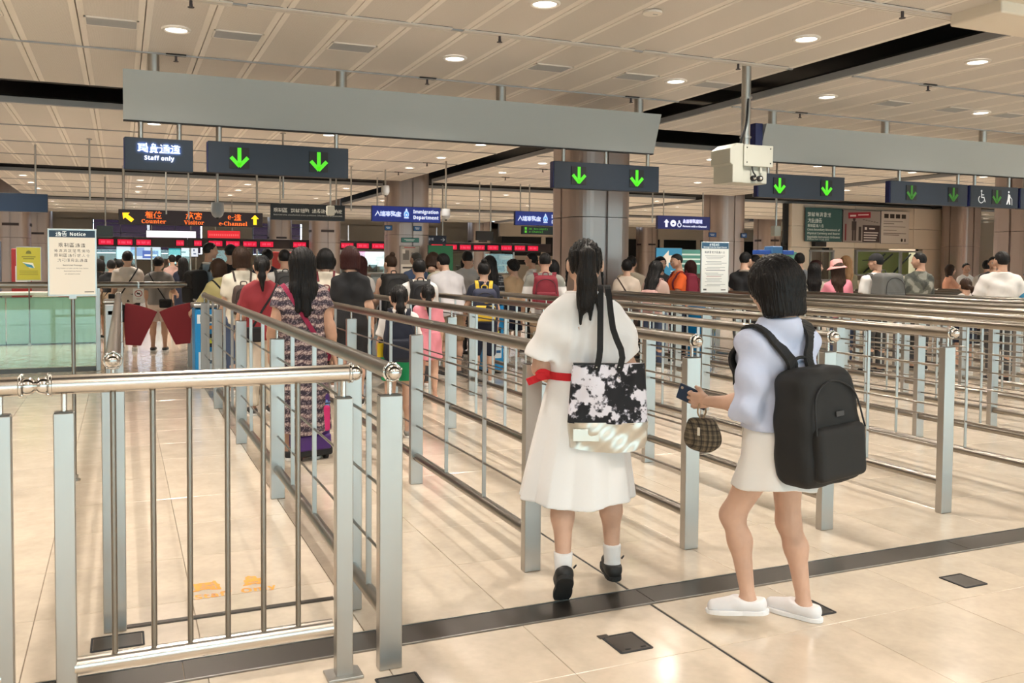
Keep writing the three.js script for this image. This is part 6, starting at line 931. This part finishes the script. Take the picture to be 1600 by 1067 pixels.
const bb = thing('shoulder_bag', 'small round blue bag at the elbow of the broad man in the white polo', 'bag', [10.95, 1.12, -8.25]); part('pouch', ball(0.09, 0, 0, 0, 20).scale(0.8, 1, 0.8), cloth([0.02, 0.16, 0.30]), bb); part('strap', tube([[0, 0.08, 0], [0.03, 0.2, 0.02], [-0.02, 0.32, 0]], 0.008, 12, 6), cloth([0.02, 0.1, 0.2]), bb);
person({ label: 'person in white bending at the counter behind the broad man', x: 15.6, z: -12.6, h: 1.68, turn: -60, lean: 15, hair: ['short'], top: { c: C.white, sleeve: 0.7 }, bottom: pants(C.black), shoes: C.black });
person({ label: 'man facing right with his head just left of the broad man', x: 15.12, z: -12.05, h: 1.72, turn: 140, face: true, hair: ['short'], skin: 1, top: { c: C.dgrey, sleeve: 0.7 }, bottom: pants(C.black), shoes: C.black });
// beyond the glass balustrade at left
J = person({ label: 'man in a pale tee with a black crossbody bag beyond the glass balustrade', x: 0.10, z: -16.6, h: 1.69, turn: 2, head: [0, 6], armR: [25, 20, 60, -10], hair: ['short'], skin: 1, top: { c: [0.56, 0.49, 0.43], sleeve: 0.75, loose: 0.024, hem: -0.07 }, bottom: shorts(C.black, 0.9), shoes: C.white });
crossbody(J, { label: 'small black crossbody bag at the left hip of the man in the pale tee', c: C.black, side: 1, bag: [0.17, 0.2, 0.07], at: [-0.22, -0.02, 0.1] });
J = person({ label: 'man in a grey tee and pale shorts beyond the red flaps', x: 0.58, z: -16.4, h: 1.60, turn: -14, head: [-10, 8], armR: [15, 16, 60, 0], hair: ['short'], skin: 1, top: { c: [0.21, 0.19, 0.18], sleeve: 0.8, loose: 0.026, hem: -0.04 }, bottom: shorts([0.55, 0.45, 0.40], 0.8), shoes: C.dgrey });
crossbody(J, { label: 'thin dark strap across the grey tee', c: C.black, side: -1, w: 0.016 });
person({ label: 'woman in black at the edge of the notice board, far left', x: -0.40, z: -19.4, h: 1.55, turn: 30, f: 1, hair: ['bob'], top: { c: C.black, sleeve: 0.7 }, bottom: shorts(C.tan), shoes: C.black });
J = person({ label: 'person in black with a pale pouch on the back, far left', x: -0.17, z: -18.7, h: 1.55, turn: 0, hair: ['short'], lean: 10, top: { c: C.black, sleeve: 0.8 }, bottom: shorts(C.tan, 0.8), shoes: C.black });
crossbody(J, { label: 'small pale pouch on the person in black', c: C.black, c2: C.cream, side: 1, bag: [0.16, 0.14, 0.07], at: [0.02, 0.24, 0.15] });
person({ label: 'third dark-clothed person left of the man in the pale tee', x: -0.03, z: -20.6, h: 1.55, turn: -15, hair: ['short'], top: { c: C.navy, sleeve: 0.8 }, bottom: pants(C.black), shoes: C.black });
person({ label: 'woman in a pale pink top in front of the teal screen', x: 1.13, z: -23.4, h: 1.68, turn: 20, f: 1, hair: ['short'], top: { c: [0.55, 0.36, 0.32], sleeve: 0.7 }, bottom: shorts(C.tan), shoes: C.black });
person({ label: 'person in brown just right of the pale pink top', x: 1.34, z: -24.4, h: 1.68, turn: 0, hair: ['short'], top: { c: C.brown, sleeve: 0.7 }, bottom: pants(C.brown), shoes: C.black });
person({ label: 'woman with long dark hair in dark blue left of the boy in blue', x: 1.20, z: -20.3, h: 1.60, turn: 4, f: 1, hair: ['long'], top: { c: C.navy, sleeve: 0.9 }, bottom: skirt(C.navy, 0.3), shoes: C.black });
// ---------------------------------------------------------------- the two young women in front
// schoolgirl in white, walking away, left heel lifted
const fineBlend = (o) => ({ cell: 0.0095, clothCell: 0.007, fine: true, ...o });
const tailHair = (() => {
  const t = hairField('tied'), p = blend([cone([0, 0.055, 0.096], [0, 0.03, 0.128], 0.020, 0.028), cone([0, 0.03, 0.128], [-0.004, -0.09, 0.135], 0.036, 0.044), cone([-0.004, -0.09, 0.135], [-0.012, -0.20, 0.120], 0.044, 0.030), cone([-0.02, -0.15, 0.125], [-0.03, -0.285, 0.100], 0.026, 0.006), cone([0.012, -0.15, 0.125], [0.018, -0.265, 0.100], 0.024, 0.006), cone([0.03, -0.10, 0.12], [0.055, -0.235, 0.085], 0.014, 0.004)], 0.02);
  const locks = [-1, 1].map((s) => cone([s * 0.078, 0.02, -0.02], [s * 0.088, -0.10, -0.02], 0.010, 0.004)), b = blend([t, p, ...locks], 0.016);
  return surface(within(b, null, null, (x, y, z) => b(x, y, z) + 0.0013 * Math.sin(x * 300 + Math.sin(y * 22) * 1.5) + 0.0010 * Math.sin(x * 700 + z * 400 + y * 20) + (z < 0.1 ? 0.0008 * Math.sin(Math.atan2(x, y - 0.05) * 60) : 0)), 0.0042);
})();
let G1 = person(fineBlend({ label: 'schoolgirl in a white school dress with a low ponytail, walking away with one heel lifted', x: 1.97, z: -3.70, h: 1.585, turn: -20, f: 1, build: 0.96,
  head: [-3, 6], armL: [2, 15, 62, 42], armR: [6, 17, 70, 22], legL: [-8, 17, 4, 42], legR: [4, 5, 8, 0], hair: ['ponytail'], hairGeo: tailHair, face: true,
  top: { name: 'dress_bodice', c: [0.80, 0.79, 0.79], sleeve: 0.80, loose: 0.018, flare: 0.036, hem: 0.062, flatCollar: 0.088, gather: 0.009, folds: 0.007, gather: 0.0055 },
  bottom: { type: 'skirt', c: [0.80, 0.79, 0.79], len: 0.285, r0: 0.098, r1: 0.162, dx: -0.035, pleats: 9, waist: 0.082 }, shoes: [0.010, 0.010, 0.010], sole: [0.012, 0.012, 0.012], socks: [0.74, 0.73, 0.73], sockLen: 0.26 }));
{ const t = G1.t, h = G1.h, y = G1.pel[1] + 0.076 * h - G1.drop, red = cloth([0.55, 0.012, 0.02]);
  const ring = strapPath(G1, G1.topField, G1.tor(0, 0.078 * h, 0), [1, 0, 0], [0, 0, 1], 0, 360, 36, 0.005).map((p) => [p[0], p[1] - G1.drop, p[2]]);
  part('belt', ribbon(ring, 0.035, [0, 1, 0], 0.006), red, t, 'red belt');
  part('belt_end', ribbon([[-0.098 * h, y, 0.02], [-0.125 * h, y - 0.005, 0.03], [-0.150 * h, y - 0.018, 0.035], [-0.168 * h, y - 0.03, 0.03]], 0.034, [0, 1, 0.2], 0.006), red, t);
  part('bow', ribbon([[-0.1 * h, y + 0.004, 0.03], [-0.125 * h, y + 0.02, 0.04], [-0.14 * h, y + 0.006, 0.045], [-0.12 * h, y - 0.004, 0.045]], 0.03, [0, 1, 0.2], 0.006), red, t);
  for (const k of ['L', 'R']) { const A = G1['an' + k]; part('shoelace', tube([[A[0] + 0.05, A[1] + 0.01 - G1.drop, A[2] - 0.03], [A[0] + 0.062, A[1] + 0.018 - G1.drop, A[2] - 0.045], [A[0] + 0.055, A[1] + 0.004 - G1.drop, A[2] - 0.06]], 0.004, 10, 5), M.black, t); } }
// tote bag: ink-blot cloth above, silver leatherette below, two black handles over her right shoulder
{ const ink = canvasTex(512, 512, (g, w, h) => {
    const img = g.createImageData(w, h);
    for (let y = 0; y < h; y++) for (let x = 0; x < w; x++) { const u = x / w, v = y / h, n = fbm(u + 0.06 * fbm(u, v, 4, 5), v + 0.06 * fbm(u, v, 4, 9), 6, 101, 5), f = fbm(u, v, 28, 55, 3), s = clamp((n - 0.545) * 10 + (f - 0.5) * 3.4 + 0.42, 0, 1), i = (y * w + x) * 4; const c = lerp(22, 222, s); img.data[i] = c; img.data[i + 1] = c * 0.985; img.data[i + 2] = c * 1.01 + 6; img.data[i + 3] = 255; }
    g.putImageData(img, 0, 0); });
  ink.wrapS = ink.wrapT = THREE.RepeatWrapping;
  const t = thing('tote_bag', 'tote bag of black and white blotched cloth with a silver base on the schoolgirl\'s shoulder', 'bag', [1.985, 0.025, -3.50], -0.42);
  const shell = (y0, y1, w0, w1, d0, d1, ny) => { const g = new THREE.BoxGeometry(1, 1, 1, 18, ny, 6), p = g.attributes.position, uv = g.attributes.uv; for (let i = 0; i < p.count; i++) { const x = p.getX(i), u = p.getY(i) + 0.5, z = p.getZ(i), w = lerp(w0, w1, u), d = lerp(d0, d1, u), round = 1 - Math.pow(Math.abs(x * 2), 4) * 0.55, sag = (1 - u) * (y0 < 0.79 ? 0.020 * (1 - 4 * x * x) : 0); const X = x * w * (1 - 0.04 * Math.pow(Math.abs(z * 2), 2)), Y = lerp(y0, y1, u) - sag + 0.012 * x * u * (y1 > 0.95 ? 1 : 0.2), Z = z * d * round + 0.008 * Math.sin(x * 9 + u * 5) + 0.004 * Math.sin(x * 23 - u * 9); p.setXYZ(i, X, Y, Z); uv.setXY(i, x * w / 0.42 + 0.5 + z * 0.2, Y / 0.42); } g.computeVertexNormals(); return g; };
  part('bag_body', shell(0.795, 1.055, 0.360, 0.322, 0.105, 0.05, 14), std({ map: ink, roughness: 0.8, bumpMap: weave, bumpScale: 0.001 }), t);
  part('silver_base', shell(0.685, 0.80, 0.340, 0.362, 0.085, 0.108, 8), std({ color: lin(0.66, 0.64, 0.58), metalness: 0.75, roughness: 0.38 }), t);
  part('corner_patch', rbox(0.115, 0.055, 0.006, -0.10, 0.745, 0.052, 0.002).rotateX(0.0), std({ color: lin(0.62, 0.60, 0.54), metalness: 0.75, roughness: 0.3 }), t);
  part('lining_edge', box(0.31, 0.006, 0.04, 0, 1.055, 0), M.black, t);
  const sh = new V3(...G1.tor(G1.sw * 0.62, 0.325 * G1.h, 0.0)).applyMatrix4(G1.world), inv = new THREE.Matrix4().makeRotationY(0.42).multiply(new THREE.Matrix4().makeTranslation(-1.985, -0.025, 3.50)); sh.applyMatrix4(inv);
  for (const [x, z, dx] of [[-0.055, 0.032, -0.014], [0.045, 0.030, 0.018]]) { const X = sh.x + dx; part('handle', ribbon([[x, 1.03, z], [x + 0.012, 1.10, z + 0.012], [lerp(x, X, 0.6), 1.20, 0.0], [lerp(x, X, 0.9), sh.y - 0.03, sh.z + 0.075], [X, sh.y + 0.012, sh.z + 0.04], [X + 0.002, sh.y + 0.022, sh.z]], 0.027, [1, 0.05, 0], 0.006), cloth([0.012, 0.012, 0.013]), t); }
  for (const [x, z] of [[-0.055, 0.037], [0.045, 0.035], [0.045, 0.04]]) part('rivet', ball(0.005, x, z === 0.04 ? 1.0 : 1.045, z, 8), M.polish, t);
}
// young woman with the bob and the black backpack, walking to the left while looking at her phone
const bobHair = (() => {
  const f = hairField('bob'); return surface(within(f, null, null, (x, y, z) => f(x, y, z) - 0.010 + 0.0016 * Math.sin(Math.atan2(x, z) * 90 + y * 12) + 0.001 * Math.sin(Math.atan2(x, z) * 170 + y * 30)), 0.0045);
})();
let G2 = person(fineBlend({ label: 'young woman with a black bob and short white skirt, walking left with a phone', x: 2.565, z: -3.05, h: 1.555, turn: 30, footYawL: 24, footYawR: -4, f: 1, build: 1.0,
  twist: -22, head: [-8, 10], side: -3, armL: [0, 10, 86, 14], armR: [4, 6, 14, 0], curlL: 46, rollL: 8, legL: [27, 40, 2, 4], legR: [-2, 10, 3, 0], hair: ['bob'], hairGeo: bobHair, face: true, skin: 0,
  top: { name: 'shirt', c: [0.52, 0.57, 0.74], sleeve: 1.28, loose: 0.024, hem: 0.02, collar: [0.46, 0.52, 0.70], folds: 0.009 },
  bottom: { type: 'skirt', c: [0.80, 0.78, 0.76], len: 0.142, r0: 0.086, r1: 0.126, waist: 0.05 }, shoes: [0.76, 0.75, 0.77], sole: [0.80, 0.79, 0.80] }));
backpack(G2, { label: 'large plain black backpack on the young woman with the bob', c: [0.006, 0.006, 0.0063], c2: [0.007, 0.007, 0.0073], w: 0.36, hgt: 0.47, d: 0.20, y: 0.045, tilt: -0.03, press: 0.035, sa: -8, so: 0.92, strap: 0.095, cell: 0.009, mark: [0.06, 0.06, 0.062] });
{ const w = new THREE.Matrix4().copy(G2.world), q = new THREE.Quaternion(), p = new V3(); w.decompose(p, q, new V3());
  const d = new V3(...G2.fdL), at = new V3(...G2.wrL).addScaledVector(d, 0.095).add(new V3(0.034, 0.012, 0)), ph = thing('phone', 'dark blue phone held in the left hand of the young woman with the bob', 'phone');
  ph.quaternion.copy(q); ph.position.copy(at.applyMatrix4(w));
  const tilt = new THREE.Matrix4().makeRotationX(-1.25); part('case', rbox(0.012, 0.145, 0.072, 0, 0, 0, 0.005, 2).applyMatrix4(tilt), std({ color: lin(0.012, 0.03, 0.07), roughness: 0.35 }), ph); part('screen', rbox(0.002, 0.137, 0.066, 0.0068, 0, 0, 0.0008).applyMatrix4(tilt), M.black, ph); part('camera_lens', cyl(0.007, 0.004, 0, 0, 0, 14).rotateZ(Math.PI / 2).translate(-0.0075, 0.055, 0.02).applyMatrix4(tilt), M.polish, ph);
  const plaid = canvasTex(128, 128, (g, W, H) => { g.fillStyle = '#4b4236'; g.fillRect(0, 0, W, H); g.fillStyle = 'rgba(120,106,84,0.55)'; for (let i = 0; i < 6; i++) { g.fillRect(i * 22, 0, 6, H); g.fillRect(0, i * 22 + 8, W, 6); } g.fillStyle = 'rgba(20,16,12,0.6)'; for (let i = 0; i < 6; i++) { g.fillRect(i * 22 + 11, 0, 4, H); g.fillRect(0, i * 22 + 18, W, 3); } });
  plaid.wrapS = plaid.wrapT = THREE.RepeatWrapping; plaid.repeat.set(7, 7);
  const pc = thing('wrist_pouch', 'small brown plaid pouch hanging below the hand with the phone', 'pouch'), base = new V3(...G2.wrL).addScaledVector(d, 0.025).applyMatrix4(w);
  pc.position.set(base.x, base.y - 0.145, base.z); pc.quaternion.copy(q);
  const b0 = blend([cone([0, -0.015, 0.018], [0, -0.015, -0.018], 0.07, 0.066), cone([0, 0.045, 0.012], [0, 0.045, -0.012], 0.045, 0.042)], 0.04);
  part('pouch', surface(within(b0, null, null, (x, y, z) => smax(smax(b0(x * 1.5, y, z) + 0.004 * Math.sin(z * 60 + y * 30), y - 0.07, 0.015), -0.078 - y, 0.02)), 0.006), std({ map: plaid, roughness: 0.8 }), pc);
  part('cord', tube([[0, 0.06, 0], [0.02, 0.10, 0.01], [0.0, 0.15, 0.0], [-0.02, 0.10, -0.01], [0, 0.06, 0]], 0.004, 20, 6), cloth(C.tan), pc); part('tag', rbox(0.004, 0.035, 0.012, -0.05, 0.02, 0.01, 0.001), cloth(C.cream), pc); }

// small luggage seen between the far figures
{ const a = thing('carry_bag', 'yellow carry bag standing on something beside the woman in the pale top', 'bag', [7.18, 0.98, -12.1]); part('bag_body', rbox(0.3, 0.16, 0.14, 0, 0.08, 0, 0.05, 3), cloth([0.75, 0.50, 0.02]), a); part('handle', tube([[-0.08, 0.15, 0], [0, 0.22, 0], [0.08, 0.15, 0]], 0.01, 10, 6), cloth([0.6, 0.4, 0.02]), a);
  const b = thing('suitcase', 'dark red suitcase between the girl with bent head and the woman in the pale top', 'suitcase', [7.55, 0, -11.85]); part('shell', rbox(0.36, 0.95, 0.24, 0, 0.58, 0, 0.05, 2), cloth([0.30, 0.012, 0.02]), b); part('handle', bar([-0.08, 1.08, 0], [0.08, 1.08, 0], 0.014), M.black, b); for (const x of [-0.13, 0.13]) part('wheel', cyl(0.05, 0.04, 0, 0, 0, 14).rotateZ(Math.PI / 2).translate(x, 0.05, 0), M.black, b); }
renderer.render(scene, camera);
